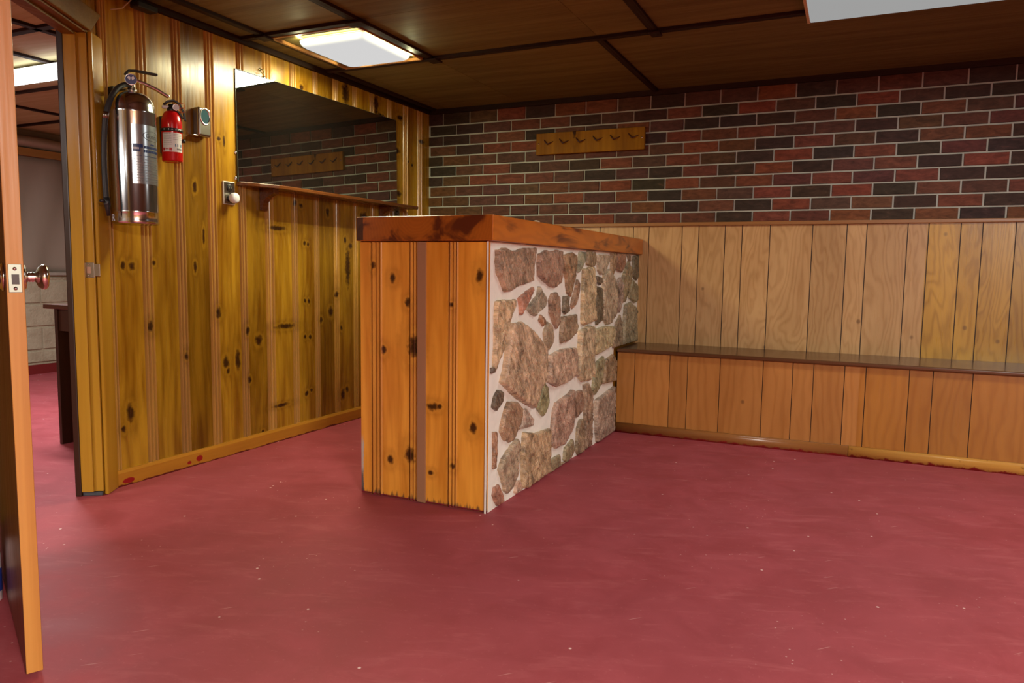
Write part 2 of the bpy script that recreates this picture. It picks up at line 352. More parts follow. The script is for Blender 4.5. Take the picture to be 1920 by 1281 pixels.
def mk_slab():
    s = N('slab_timber', .3, .5); obj, q = s.coord()
    # growth rings about an axis running along Y, seen as arcs on the end and stripes on the side
    dx = s.m('SUBTRACT', q['X'], .30); dz = s.m('SUBTRACT', q['Z'], .17); w = s.noise(s.comb(s.m('MULTIPLY', q['X'], 5.0), s.m('MULTIPLY', q['Y'], 1.6), s.m('MULTIPLY', q['Z'], 6.0)), 1.0, 3)
    r = s.m('SQRT', s.m('ADD', s.m('POWER', s.m('ABSOLUTE', dx), 2.0), s.m('POWER', s.m('ABSOLUTE', dz), 2.0)))
    ring = s.m('ADD', s.m('MULTIPLY', s.m('SINE', s.m('MULTIPLY', s.m('ADD', r, s.m('MULTIPLY', w, .09)), 420.0)), .5), .5)
    patch = s.noise(s.comb(s.m('MULTIPLY', q['X'], 9.0), s.m('MULTIPLY', q['Y'], 2.6), s.m('MULTIPLY', q['Z'], 11.0)), 1.0, 3, .55, .6)
    col = s.mix(s.m('MULTIPLY', ring, .35), (.54, .165, .014), (.32, .080, .008))
    col = s.mix(s.smooth(patch, .47, .64), col, (.12, .026, .006))
    end = s.m('LESS_THAN', q['Y'], .0005)
    col = s.mix(s.m('MULTIPLY', end, .55), col, s.mix(s.smooth(patch, .42, .62), (.27, .072, .010), (.09, .020, .006)))
    lf = s.m('MULTIPLY', s.m('LESS_THAN', q['X'], .035), end); col = s.mix(s.m('MULTIPLY', lf, .85), col, (.035, .016, .007))
    s.color(col); s.rough(.3); s.bump(patch, .15, .004); return s.mat
M_slab = mk_slab()

M_wains = ply('wainscot_ply', 'X', (((.53, .325, .145), (.34, .18, .066)), ((.48, .265, .040), (.22, .095, .010)), 3.165), .3, 6.0)
M_bench = ply('bench_ply', 'X', (((.47, .205, .050), (.34, .130, .025)), ((.42, .170, .024), (.30, .105, .011)), 2.87), .33, 2.5)
M_far_panel = simple_wood('dark_panelling', (.22,.11,.045), (.12,.055,.02), 'Z', .4, 20)
M_groove = flat('panel_groove', (.03, .013, .005), .6)
M_cap = simple_wood('cap_wood', (.36, .17, .055), (.24, .10, .028), 'X', .35, 40)
def mk_kick(name, l, dk):
    s = N(name, .28, .5); obj, q = s.coord(); n = s.noise(s.comb(s.m('MULTIPLY', q['X'], 3.0), s.m('MULTIPLY', q['Y'], 40.0), s.m('MULTIPLY', q['Z'], 40.0)), 1.0, 4)
    n2 = s.noise(obj, 16.0, 4, .7); col = s.mix(n, l, dk)
    col = s.mix(s.m('MULTIPLY', s.smooth(n2, .62, .72), .6), col, (.10, .035, .012))
    low = s.smooth(s.m('ADD', q['Z'], s.m('MULTIPLY', s.m('SUBTRACT', n2, .5), .06)), .014, .004)
    col = s.mix(low, col, (.26, .016, .016)); s.color(col); return s.mat
M_kick1 = mk_kick('kick_brown', (.34, .145, .04), (.22, .08, .02))
M_kick2 = mk_kick('kick_yellow', (.62, .33, .075), (.48, .21, .035))

def mk_block():
    s = N('painted_block', .6, .3); obj, q = s.coord(); n = s.noise(obj, 9.0, 5, .7); n2 = s.noise(obj, 40.0, 4)
    s.color(s.mix(s.smooth(n, .3, .75), (.42, .36, .25), (.33, .27, .18))); s.bump(s.m('ADD', n, s.m('MULTIPLY', n2, .5)), .5, .02); return s.mat
M_block = mk_block()
def mk_sheet():
    s = N('plastic_sheet', .4, .4); obj, q = s.coord(); n = s.noise(s.comb(s.m('MULTIPLY', q['X'], 4.0), s.m('MULTIPLY', q['Y'], 5.0), q['Z']), 1.0, 3); s.color(s.mix(n, (.30, .235, .18), (.24, .185, .14))); return s.mat
M_sheet = mk_sheet()
M_redbase = flat('red_base_paint', (.16, .012, .012), .4)

def mk_mirror():
    s = N('mirror_glass', .015, .5, 1.0); obj, q = s.coord()
    v = s.comb(0.0, s.m('MULTIPLY', s.m('ADD', q['Y'], q['Z']), 5.0), s.m('MULTIPLY', s.m('SUBTRACT', q['Z'], q['Y']), 9.0)); n = s.noise(v, 1.0, 4, .6, 1.0)
    s.color((.54, .56, .52)); s.rough(.012)
    dfs = s.n.new('ShaderNodeBsdfDiffuse'); dfs.inputs[0].default_value = (.55, .52, .44, 1)
    spot = s.m('MULTIPLY', s.smooth(q['Y'], -.9, -1.6), s.smooth(q['Z'], 1.5, 1.8))
    fac = s.m('MULTIPLY', s.m('MULTIPLY', s.smooth(n, .48, .70), spot), .10); fac = s.m('ADD', fac, .006)
    mx_ = s.n.new('ShaderNodeMixShader'); s.set(mx_.inputs[0], fac); s.l.new(s.b.outputs[0], mx_.inputs[1]); s.l.new(dfs.outputs[0], mx_.inputs[2])
    s.l.new(mx_.outputs[0], s.n['Material Output'].inputs['Surface']); return s.mat
M_mirror = mk_mirror()

# ------------------------------------------------------------------ room shell
b = MB(); b.box((-3.8, -7.2, -.08), (5.8, .6, 0)); struct(b.build('floor', M_floor))
# ceiling: plywood sheets butted over the battens
XB = [-3.8, -2.69, -1.32, -.06, .157, .71, 1.64, 4.5, 5.8]; YB = [-7.2, -5.9, -4.6, -3.2, -1.79, -1.15, .6]
b = MB(); b.box((-3.8, -7.2, HC), (5.8, .6, HC+.08))
ce = struct(b.build('ceiling', M_ceil))
b = MB()
for i in range(len(XB)-1):
    for j in range(len(YB)-1):
        b.box((XB[i]+.001, YB[j]+.001, HC-.004), (XB[i+1]-.001, YB[j+1]-.001, HC+.001), 1 if XB[i] < -.1 else 0, random.random())
b.build('ceiling_panels', [M_ceil, M_ceil_far], ce)

# --- left wall: knotty pine boards with moulded joints
zones = [(-2.562,-2.518),(-2.387,-2.331),(-2.203,-2.149),(-1.978,-1.960-.0),(-1.821,-1.769),(-1.641,-1.574),(-1.441,-1.389),(-1.255,-1.208),(-1.079,-1.025),(-.891,-.843),(-.715,-.662),(-.525,-.472),(-.338,-.272),(-.157,-.087)]
zones[3] = (-2.018, -1.960)
prof_u = [(0,0),(.03,-.007),(.10,-.007),(.14,-.002),(.19,.003),(.25,.0045),(.31,.003),(.36,-.002),(.40,-.007),(.45,-.007),(.49,-.001),(.54,.002),(.62,.0025),(.69,.001),(.73,-.007),(.77,-.007),(.80,-.002),(.85,.003),(.90,.004),(.95,.0025),(1.0,0)]
def board_wall(zones, a0, a1, z0, z1, pt, tones):
    """pt(a, d, z) -> 3D point (d out of the wall); faces of the moulded joints carry tone + 2"""
    b = MB(); pts = []; cur = a0
    for i, (u, v) in enumerate(zones):
        tb = tones[i]; tn = tones[i+1]
        if u > cur + 1e-6: pts += [(cur, 0, tb), (u, 0, tb)]
        for (t, d) in prof_u: pts.append((u+(v-u)*t, d, 2 + tn))
        cur = v
    if cur < a1: pts += [(cur, 0, tones[len(zones)]), (a1, 0, tones[len(zones)])]
    for p, q in zip(pts[:-1], pts[1:]):
        if q[0]-p[0] < 1e-6: continue
        b.poly([pt(p[0], p[1], z0), pt(q[0], q[1], z0), pt(q[0], q[1], z1), pt(p[0], p[1], z1)], 0, False, p[2] if p[2] >= 2 and q[2] >= 2 else min(p[2], q[2]))
    return b
WTONE = [.5,.88,.42,.20,.80,.36,.84,.55,.30,.62,.75,.66,.5,.72,.6]
LW0 = -2.555
b = board_wall([(max(z[0], LW0), z[1]) for z in zones], LW0, .03, 0, HC, lambda a, d, z: (d, a, z), WTONE)
bx = MB(); bx.box((-.125, LW0, 0), (-.008, .03, HC))
wl = struct(bx.build('wall_left', M_pine_plain))
o = b.build('pine_boards', M_pine_wall, wl, recalc=False)
# --- doorway wall, turned 31.5 degrees out of the left wall
DV = Vector((.5225, -.8526, 0)); DN = Vector((.8526, .5225, 0)); A0 = Vector((0, LW0, 0))
def dw(s, n, z): return A0 + DV*s + DN*n + Vector((0, 0, z))
def dbox(b, s0, s1, n0, n1, z0, z1, mat=0, at=0.0):
    c = [dw(s0,n0,z0), dw(s1,n0,z0), dw(s1,n1,z0), dw(s0,n1,z0)]
    b.prism(c, (0,0,z1-z0), mat, at)
DOOR_W, HEAD = .80, 1.845
b = MB()
b.prism([(-.008, LW0, 0), tuple(dw(.10, -.003, 0)), tuple(dw(.10, -.098, 0)), (-.125, LW0+.01, 0)], (0,0,HC))
dbox(b, .10, .10+DOOR_W+.02, -.098, -.003, HEAD+.012, HC)
dbox(b, .12+DOOR_W, 1.05, -.098, -.003, 0, HC)
struct(b.build('wall_doorway', M_pine_plain))
# frame: jamb, stop, casing on the strike side; head jamb and head casing
b = MB(); dbox(b, .10, .112, -.100, 0, .018, HEAD, 0, .3); jamb = struct(b.build('trim_1', M_pine_jamb, bevel=.002))
b = MB(); dbox(b, .112, .124, -.080, -.034, .018, HEAD, 0, .7); b.build('door_stop', M_pine_jamb, jamb, bevel=.002)
b = MB(); dbox(b, .095, .126, -.104, -.080, 0, HEAD+.05); b.build('dark_edge', M_stop_dark, jamb, bevel=.004)
b = MB(); dbox(b, .102, .116, -.078, -.004, .002, .016); b.build('floor_shim', flat('grey_shim', (.06,.07,.08), .5), jamb)
b = MB(); dbox(b, .004, .104, .0, .018, 0, HEAD+.008, 0, .5)
cs = struct(b.build('trim_2', M_pine_jamb, bevel=.006, seg=3))
b = MB()
b.prism([dw(.104,.0,HEAD+.008), dw(.004,.0,HEAD+.098), dw(1.02,.0,HEAD+.098), dw(.92,.0,HEAD+.008)], DN*.018)
struct(b.build('trim_3', M_head, bevel=.004))
b = MB(); dbox(b, .10, .10+DOOR_W+.01, -.100, .0, HEAD, HEAD+.012, 0, .2); hd = struct(b.build('trim_4', M_head))
b = MB(); dbox(b, .124, .09+DOOR_W, -.080, -.034, HEAD-.012, HEAD); b.build('head_stop', M_head, hd)
b = MB(); dbox(b, .10+DOOR_W-.004, .10+DOOR_W+.018, -.100, 0, 0, HEAD); struct(b.build('trim_5', M_pine_jamb))
b = MB(); dbox(b, .10+DOOR_W+.012, 1.01, .0, .016, 0, HEAD+.008, 0, .5); struct(b.build('trim_50', M_pine_jamb, bevel=.005))
# strike plate with its lip, on the jamb
b = MB(); dbox(b, .1115, .1135, -.036, -.002, .895, .955); dbox(b, .110, .1135, -.003, .020, .90, .95)
sp = b.build('strike_plate', M_grey_metal, jamb, bevel=.001)
b = MB(); dbox(b, .1130, .1140, -.030, -.014, .912, .938); b.build('strike_hole', flat('bare_wood_hole', (.42,.24,.15), .7), sp)
for zz in (.902, .948):
    b = MB(); b.lathe([(0,0),(.0035,0),(.0035,.0015),(0,.0022)], dw(.1134,-.022,zz), DV, 12); b.build('screw', M_chrome, sp)
# remaining walls
b = MB(); b.box((.46, -7.2, 0), (.58, -3.46, HC)); struct(b.build('wall_left_near', M_pine_plain))
b = MB(); b.box((5.6, -7.2, 0), (5.8, .3, HC)); struct(b.build('wall_right', M_far_panel))
b = MB(); b.box((.58, -7.2, 0), (5.6, -7.0, HC)); struct(b.build('wall_front', M_far_panel))
# --- back wall: backing, brick facing above, plywood wainscot below
b = MB(); b.box((-.01, .004, 0), (5.6, .16, HC)); wb = struct(b.build('wall_back', M_mortar))
ROWS = ["DDORDRRMDMMRDMMMDD", "DDMRRDMDRDRMDRMDD", "DDMRDRMRMDDDMRDRMM", "ODRRMRRDRORMMDOMM", "DOMMMMMMMRODRODROD", "DORDMDRMRMDRDRDMD", "DORROMDMDRDRDMRDRD"[:18], "OOMORMRDRMRMRMRDD", "OOMMORMRDRMRDRDRMR", "OOMMMMMRDRDRMRDRD", "MMMMMMRMRMDRMRDRDR"]
BC = {'R': (.140, .046, .023), 'D': (.042, .024, .018), 'M': (.086, .035, .024), 'O': (.100, .043, .020)}
bm_v, bm_f, bm_c = [], [], []
PX, PZ, MJ = .2127, .0709, .0085
for r, row in enumerate(ROWS):
    z1 = 2.030 - r*PZ - MJ*.5 if r else HC - .002
    z0 = 2.030 - (r+1)*PZ + MJ*.5
    off = (.1175 - PX) if r % 2 == 0 else .0115
    n = int((5.55-off)/PX)+1
    for k in range(n):
        x0 = max(off + k*PX + MJ*.5, .003); x1 = off + (k+1)*PX - MJ*.5
        if x1 < .01: continue
        ch = row[k] if k < len(row) else random.choice('RDMRDM')
        c = [max(0, v*random.uniform(.85, 1.18)) for v in BC[ch]]
        i = len(bm_v); e = .0018; y = -.004 - random.uniform(0, .0012)
        bm_v += [(x0,.004,z0),(x1,.004,z0),(x1,.004,z1),(x0,.004,z1),(x0+e,y,z0+e),(x1-e,y,z0+e),(x1-e,y,z1-e),(x0+e,y,z1-e)]
        for q in ((4,5,6,7),(0,1,5,4),(1,2,6,5),(2,3,7,6),(3,0,4,7)): bm_f.append([i+t for t in q]); bm_c.append(c)
me = bpy.data.meshes.new('brick_facing'); me.from_pydata(bm_v, [], bm_f); me.materials.append(M_brick)
at = me.attributes.new('bcol', 'FLOAT_COLOR', 'FACE')
for d, c in zip(at.data, bm_c): d.color = (*c, 1)
o = bpy.data.objects.new('brick_facing', me); C.objects.link(o); o.parent = wb
# wainscot planks
UP = [1.523, 1.624, 1.833, 1.935, 2.092, 2.192, 2.351, 2.584, 2.765, 2.867, 3.07, 3.171, 3.322, 3.422, 3.57]
ups = [0.0, .25, .45, .6, .85, 1.1, 1.3] + UP + [3.72, 3.92, 4.1, 4.3, 4.5, 4.75, 5.0, 5.3, 5.6]
b = MB(); b.box((.02, -.002, 0), (5.6, .004, 1.235), 1)
for p, q in zip(ups[:-1], ups[1:]):
    b.poly([(p+.0025,-.006,0),(q-.0025,-.006,0),(q-.0025,-.006,1.236),(p+.0025,-.006,1.236)], 0, False, random.random())
    for e in (p+.0025, q-.0025): b.poly([(e,-.006,0),(e,-.006,1.236),(e,-.001,1.236),(e,-.001,0)], 0, False, .5)
b.build('wood_panelling', [M_wains, M_groove], wb, recalc=False)
b = MB(); b.box((.0, -.022, 1.236), (5.6, .004, 1.257)); struct(b.build('trim_6', M_cap, bevel=.003))
# --- far room shell
b = MB(); b.box((-3.8, -7.2, 0), (-3.53, .6, .845)); bw = MB()
fw = struct(b.build('wall_far', M_block))
b = MB()
for k in range(5):
    z0 = .012+.2*k if k else 0.10; z1 = min(.2*(k+1), .835)
    off = 0 if k % 2 else .2
    for j in range(-18, 2):
        y0 = j*.4 + off - .18; b.box((-3.535, y0+.005, z0), (-3.520, y0+.395, z1-.006), 0, random.random())
b.build('block_course', M_block, fw, bevel=.006)
b = MB(); b.box((-3.8, -7.2, .845), (-3.50, .6, .872)); struct(b.build('trim_7', flat('ledge_grey', (.32,.27,.22), .5), bevel=.004))
b = MB(); b.box((-3.53, -7.2, 0), (-3.512, .6, .08)); struct(b.build('baseboard_far', M_redbase))
b = MB(); b.box((-3.8, -7.2, .87), (-3.62, .6, HC)); struct(b.build('wall_far_upper', M_sheet))
b = MB(); b.box((-3.8, .3, 0), (-.125, .6, HC)); struct(b.build('wall_far_back', M_block))
b = MB(); b.box((-3.8, -7.2, 0), (.46, -7.0, HC)); struct(b.build('wall_far_front', M_block))
# hanging plastic sheet below a pine rail
rows = []
for i in range(15):
    t = i/14; z = 1.842 - t*.972
    rows.append([(-3.545 + .018*math.sin(y*9+z*3) + .012*math.sin(y*21-z*5) - .02*math.sin(t*PI)*0, y, z) for y in [-1.6+.05*k for k in range(37)]])
b = MB(); b.grid(rows); ps = b.build('plastic_sheet', M_sheet, org=(-3.54, -.7, .87), recalc=False)
sm = ps.modifiers.new('Thickness', 'SOLIDIFY'); sm.thickness = .002
tag(ps, 'grey plastic sheet hanging below a rail over the block wall in the far room', 'plastic sheet')
b = MB(); b.box((-3.56, -2.4, 1.842), (-3.50, .28, 1.905)); struct(b.build('trim_8', simple_wood('rail_pine', (.42,.22,.06), (.3,.14,.03), 'Y', .5, 30), bevel=.003))
rows = []
for i in range(8):
    t = i/7; z = 1.906 + t*.11
    rows.append([(-3.55 + .05*math.sin(t*PI)*(1+.3*math.sin(y*7)), y, z - .035*t*(1+math.sin(y*5+1))*.5) for y in [-1.6+.06*k for k in range(31)]])
b = MB(); b.grid(rows); ps = b.build('insulation_sheet', flat('pale_sheet', (.40,.34,.27), .5), org=(-3.54, -.7, 1.906), recalc=False)
sm = ps.modifiers.new('Thickness', 'SOLIDIFY'); sm.thickness = .002
tag(ps, 'pale sheet bulging between the pine rail and the ceiling in the far room', 'sheet')

# --- baseboard of the left wall
b = MB(); b.prism([(0,-2.545,0),(.018,-2.553,0),(.018,-2.553,.058),(.012,-2.55,.07),(0,-2.545,.07)], (0,2.57,0))
o = b.build('baseboard_left', M_base_l); struct(o)
def base_mat():
    s = N('base_pine_chipped', .35, .5); obj, q = s.coord(); n = s.noise(s.comb(s.m('MULTIPLY', q['X'], 40.0), s.m('MULTIPLY', q['Y'], 3.0), s.m('MULTIPLY', q['Z'], 40.0)), 1.0, 4)
    col = s.mix(n, (.54, .25, .025), (.36, .14, .012)); d = s.noise(obj, 11.0, 4, .7)
    for (ky, kz, ry, rz) in ((-2.12,.03,.018,.014),(-2.18,.022,.012,.008),(-2.50,.02,.03,.012)):
        v = s.m('ADD', s.m('POWER', s.m('ABSOLUTE', s.m('DIVIDE', s.m('SUBTRACT', q['Y'], ky), ry)), 2.0), s.m('POWER', s.m('ABSOLUTE', s.m('DIVIDE', s.m('SUBTRACT', q['Z'], kz), rz)), 2.0))
        v = s.m('ADD', v, s.m('MULTIPLY', s.m('SUBTRACT', d, .5), 1.6)); col = s.mix(s.smooth(v, 1.1, .8), col, (.30, .012, .012))
    low = s.smooth(s.m('ADD', q['Z'], s.m('MULTIPLY', s.m('SUBTRACT', d, .5), .03)), .008, .003); col = s.mix(low, col, (.10, .008, .008))
    s.color(col); return s.mat
o.data.materials[0] = base_mat()

# --- cornice and battens
def batten(n, x0, x1, y0, y1, z0=HC-.018, z1=HC-.003):
    b = MB(); b.box((x0, y0, z0), (x1, y1, z1)); struct(b.build('trim_%d' % n, M_darkwood if x1-x0 > y1-y0 else M_darkwood_y, bevel=.002))
n = 9
def nb(*a, **k):
    global n
    batten(n, *a, **k); n += 1
nb(.0, .022, -2.54, .0, H, HC-.003)                # cornice along the left wall
nb(.022, 5.6, -.024, -.006, H-.004, HC-.003)           # cornice along the brick wall
nb(.14, .175, -3.1, -1.16); nb(.045, .080, -1.14, -.03)
nb(.69, .735, -3.6, -1.16)
nb(.024, 5.6, -1.165, -1.13, HC-.020)
nb(.024, .69, -1.81, -1.775, HC-.020); 
nb(1.625, 1.66, -1.13, -.03); nb(1.895, 1.935, -6.5, -1.166)
nb(.60, 5.6, -3.22, -3.18); nb(.60, 5.6, -5.0, -4.96)
nb(-3.6, -.2, -2.31, -2.27); nb(-3.5, -.13, -.76, -.72); nb(-1.34, -1.30, -2.26, -.78); nb(-2.71, -2.67, -2.26, -.78); nb(-3.6, -.2, -4.0, -3.96)
nb(-3.6, -.13, -1.5, -1.47); nb(-.80, -.76, -4.0, -.78)

# small joint clips where battens cross
clip_spots = [((1.895,-1.185,HC-.030),(1.945,-1.115,HC-.020)), ((.70,-1.185,HC-.030),(.76,-1.11,HC-.020)), ((.665,-1.83,HC-.030),(.755,-1.76,HC-.020)), ((.13,-1.83,HC-.030),(.19,-1.76,HC-.020))]
clip_lab = ['small dark wooden cleat on the batten crossing in the middle of the ceiling', 'small dark wooden cleat at the right far corner of the square ceiling light cell',
            'small dark wooden cleat at the near corner of the square ceiling light cell', 'small dark wooden cleat on the wall side corner of the square ceiling light cell']
for (lo, hi), lb in zip(clip_spots, clip_lab):
    b = MB(); b.box(lo, hi); c = [(lo[i]+hi[i])/2 for i in range(3)]
    tag(b.build('ceiling_cleat', M_darkwood, org=c, bevel=.003), lb, 'cleat', 'cleats on the ceiling battens')

# ------------------------------------------------------------------ ceiling lights
def area(name, loc, sx, sy, watts, col=(1,1,1), rot=(0,0,0), parent=None, spread=PI):
    l = bpy.data.lights.new(name, 'AREA'); l.shape = 'RECTANGLE'; l.size = sx; l.size_y = sy; l.energy = watts; l.color = col; l.spread = spread
    o = bpy.data.objects.new(name, l); C.objects.link(o); o.rotation_euler = rot
    if parent: o.parent = parent; o.location = Vector(loc) - parent_world(parent)
    else: o.location = loc
    return o
# square pillow light
LX, LY = .470, -1.478
t = thing('ceiling_light', 'square glowing white ceiling light set in the batten cell near the mirror wall', 'ceiling light', (LX, LY, HC-.004))
b = MB(); b.box((LX-.175, LY-.19, HC-.020), (LX+.175, LY+.19, HC-.005)); b.build('base_plate', M_white_metal, t)
def pillow(hx, hy, z0, z1, rr):
    rows = []; nn = 10
    def ring(sx, sy, z, rad):
        pts = []
        for cx, cy, a0 in ((1,1,0),(-1,1,PI/2),(-1,-1,PI),(1,-1,3*PI/2)):
            for k in range(nn+1):
                a = a0 + PI/2*k/nn; pts.append((LX+cx*(sx-rad)+rad*math.cos(a), LY+cy*(sy-rad)+rad*math.sin(a), z))
        return pts
    for t_ in [0, .25, .5, .75, .9, 1.0]:
        a = t_*PI/2; s_ = math.cos(a)
        k = .84 + .16*s_
        rows.append(ring(hx*k, hy*k, z0 + (z1-z0)*math.sin(a), rr))
    for k in (.6, .3, .05):
        rows.append(ring(hx*.84*k, hy*.84*k, z1-.004*(1-k), rr*k))
    return rows
b = MB(); rows = pillow(.197, .213, HC-.020, HC-.052, .03); b.grid(rows, 0, True, True); b.poly(rows[-1], 0, True); b.build('diffuser', M_glow_main, t)
# cell lining, lit yellow by the lamp
QX, QY = .440, -1.470
for lo, hi in (((QX-.27, QY-.30, HC-.022), (QX+.24, QY-.285, HC-.006)), ((QX+.225, QY-.285, HC-.022), (QX+.24, QY+.29, HC-.006)), ((QX-.27, QY+.285, HC-.022), (QX+.225, QY+.30, HC-.006)), ((QX-.27, QY-.285, HC-.022), (QX-.255, QY+.285, HC-.006))):
    b = MB(); b.box(lo, hi); b.build('frame_strip', M_cap, t, bevel=.002)
W_MAIN, W_RIGHT, W_KEY, W_FAR, W_FAR2 = 12, 13, 330, 50, 60
area('square_lamp', (LX, LY, HC-.060), .34, .38, W_MAIN, (1.0, .92, .66), parent=t)
for ang, dx_, dy_, ln in ((0, .205, 0, .40), (PI, -.205, 0, .40), (PI/2, 0, .222, .37), (-PI/2, 0, -.222, .37)):
    # light leaving the sides of the diffuser, facing outward
    area('square_lamp_side', (LX+dx_, LY+dy_, HC-.037), ln, .026, 7.0, (1.0, .95, .52), (PI/2, 0, ang+PI/2), parent=t)

def strip(label, x0, x1, y0, y1, ztop, zbot, glow, watts, col, group='fluorescent strip lights', along='X'):
    c = ((x0+x1)/2, (y0+y1)/2, ztop)
    t = thing('fluorescent_light', label, 'ceiling light', c, group)
    b = MB(); b.box((x0+.01, y0+.05, zbot+.018), (x1-.01, y1-.05, ztop)); b.build('housing', M_white_metal, t, bevel=.003)
    b = MB()
    if along == 'X':
        b.box((x0+.012, y0, zbot), (x1-.012, y1, zbot+.022))
    else: b.box((x0, y0+.012, zbot), (x1, y1-.012, zbot+.022))
    b.build('diffuser', glow, t, bevel=.004)
    if along == 'X':
        for xa in (x0, x1-.012):
            b = MB(); b.box((xa, y0-.003, zbot-.002), (xa+.012, y1+.003, zbot+.04)); b.build('end_cap', M_gold, t, bevel=.002)
    else:
        for ya in (y0, y1-.012):
            b = MB(); b.box((x0-.003, ya, zbot-.002), (x1+.003, ya+.012, zbot+.04)); b.build('end_cap', M_gold, t, bevel=.002)
    area('strip_lamp', (c[0], c[1], zbot-.008), abs(x1-x0)*.93, abs(y1-y0)*.9, watts, col, parent=t)
    return t
strip('fluorescent strip light with white lens and cream end cap at the top right edge', 2.575, 3.795, -1.395, -1.105, HC-.02, 2.030, M_glow_right, W_RIGHT, (1.0, .97, .92))
strip('fluorescent strip light in the far room seen through the doorway', -2.15, -.95, -1.945, -1.745, HC-.02, 2.012, M_glow_far, W_FAR, (.93, .97, 1.0))
strip('fluorescent strip light behind the camera in the main room', 4.2, 5.42, -5.75, -5.45, HC-.02, 2.030, M_glow_right, W_KEY, (1.0, .96, .90))
strip('fluorescent strip light at the near end of the far room', -.95, .25, -5.6, -5.3, HC-.02, 2.030, M_glow_far, W_FAR2, (1.0, .97, .92))

# ------------------------------------------------------------------ bar counter
bar = thing('bar_counter', 'pine and fieldstone bar counter with a thick timber top in the middle of the room', 'bar counter', (BX0, BYL, 0))
b = MB(); b.box((BX0, BYL+.012, 0), (BX1-.012, -.10, BZT)); b.box((BX0, -.10, .53), (BX1-.012, -.008, BZT)); b.box((BX0, -.10, 0), (BX1-.012, -.008, .53))
b.build('carcass', M_pine_plain, bar)
bz = [(1.018,1.076),(1.204,1.249),(1.384,1.431)]
bb = MB(); pts = []
def barpt(a, d, z): return (a, BYL+.006-d, z)
segs = [(BX0,1.018,0,.35)]
bb = board_wall(bz, BX0, BX1, .004, BZT-.004, barpt, [.82,.70,.62,.78])
bb.v = [v for v in bb.v]
bb.build('pine_end_panel', M_pine_bar, bar, org=(0, BYL, 0), recalc=False)
b = MB(); b.box((1.2495, BYL-.002, .004), (1.2865, BYL+.008, BZT-.004)); b.build('filler_strip', flat('dull_brown_strip', (.36, .185, .095), .38), bar)
b = MB(); b.box((BX1-.010, BYL+.001, 0), (BX1-.004, BYL+.012, BZT)); b.build('corner_edge', M_pine_bar, bar)
# stone facing: mortar bed + traced stones
def z6(p): return (900+p[0]/4.926, 450+p[1]/4.926)
def z7(p): return (900+p[0]/4.4161, 690+p[1]/4.4161)
ca, sa = math.cos(AZ), math.sin(AZ)
F_ = Vector((sa*math.cos(PITCH), ca*math.cos(PITCH), math.sin(PITCH))); R_ = Vector((ca, -sa, 0)); U_ = R_.cross(F_)
R2 = R_*math.cos(ROLL) + U_*math.sin(ROLL); U2 = -R_*math.sin(ROLL) + U_*math.cos(ROLL)
CAMP = Vector((CX, CY, CZ))
def on_bar(px):
    v = F_ + R2*((px[0]-960)/FPX) - U2*((px[1]-640.5)/FPX); t = (BX1-CX)/v.x; p = CAMP + v*t
    return (p.y, p.z)
TA, GR, BR, RD, DK, PK, OL, TN = (.40,.255,.145), (.34,.27,.17), (.30,.185,.098), (.34,.15,.078), (.145,.110,.068), (.44,.295,.19), (.30,.225,.12), (.46,.335,.185)
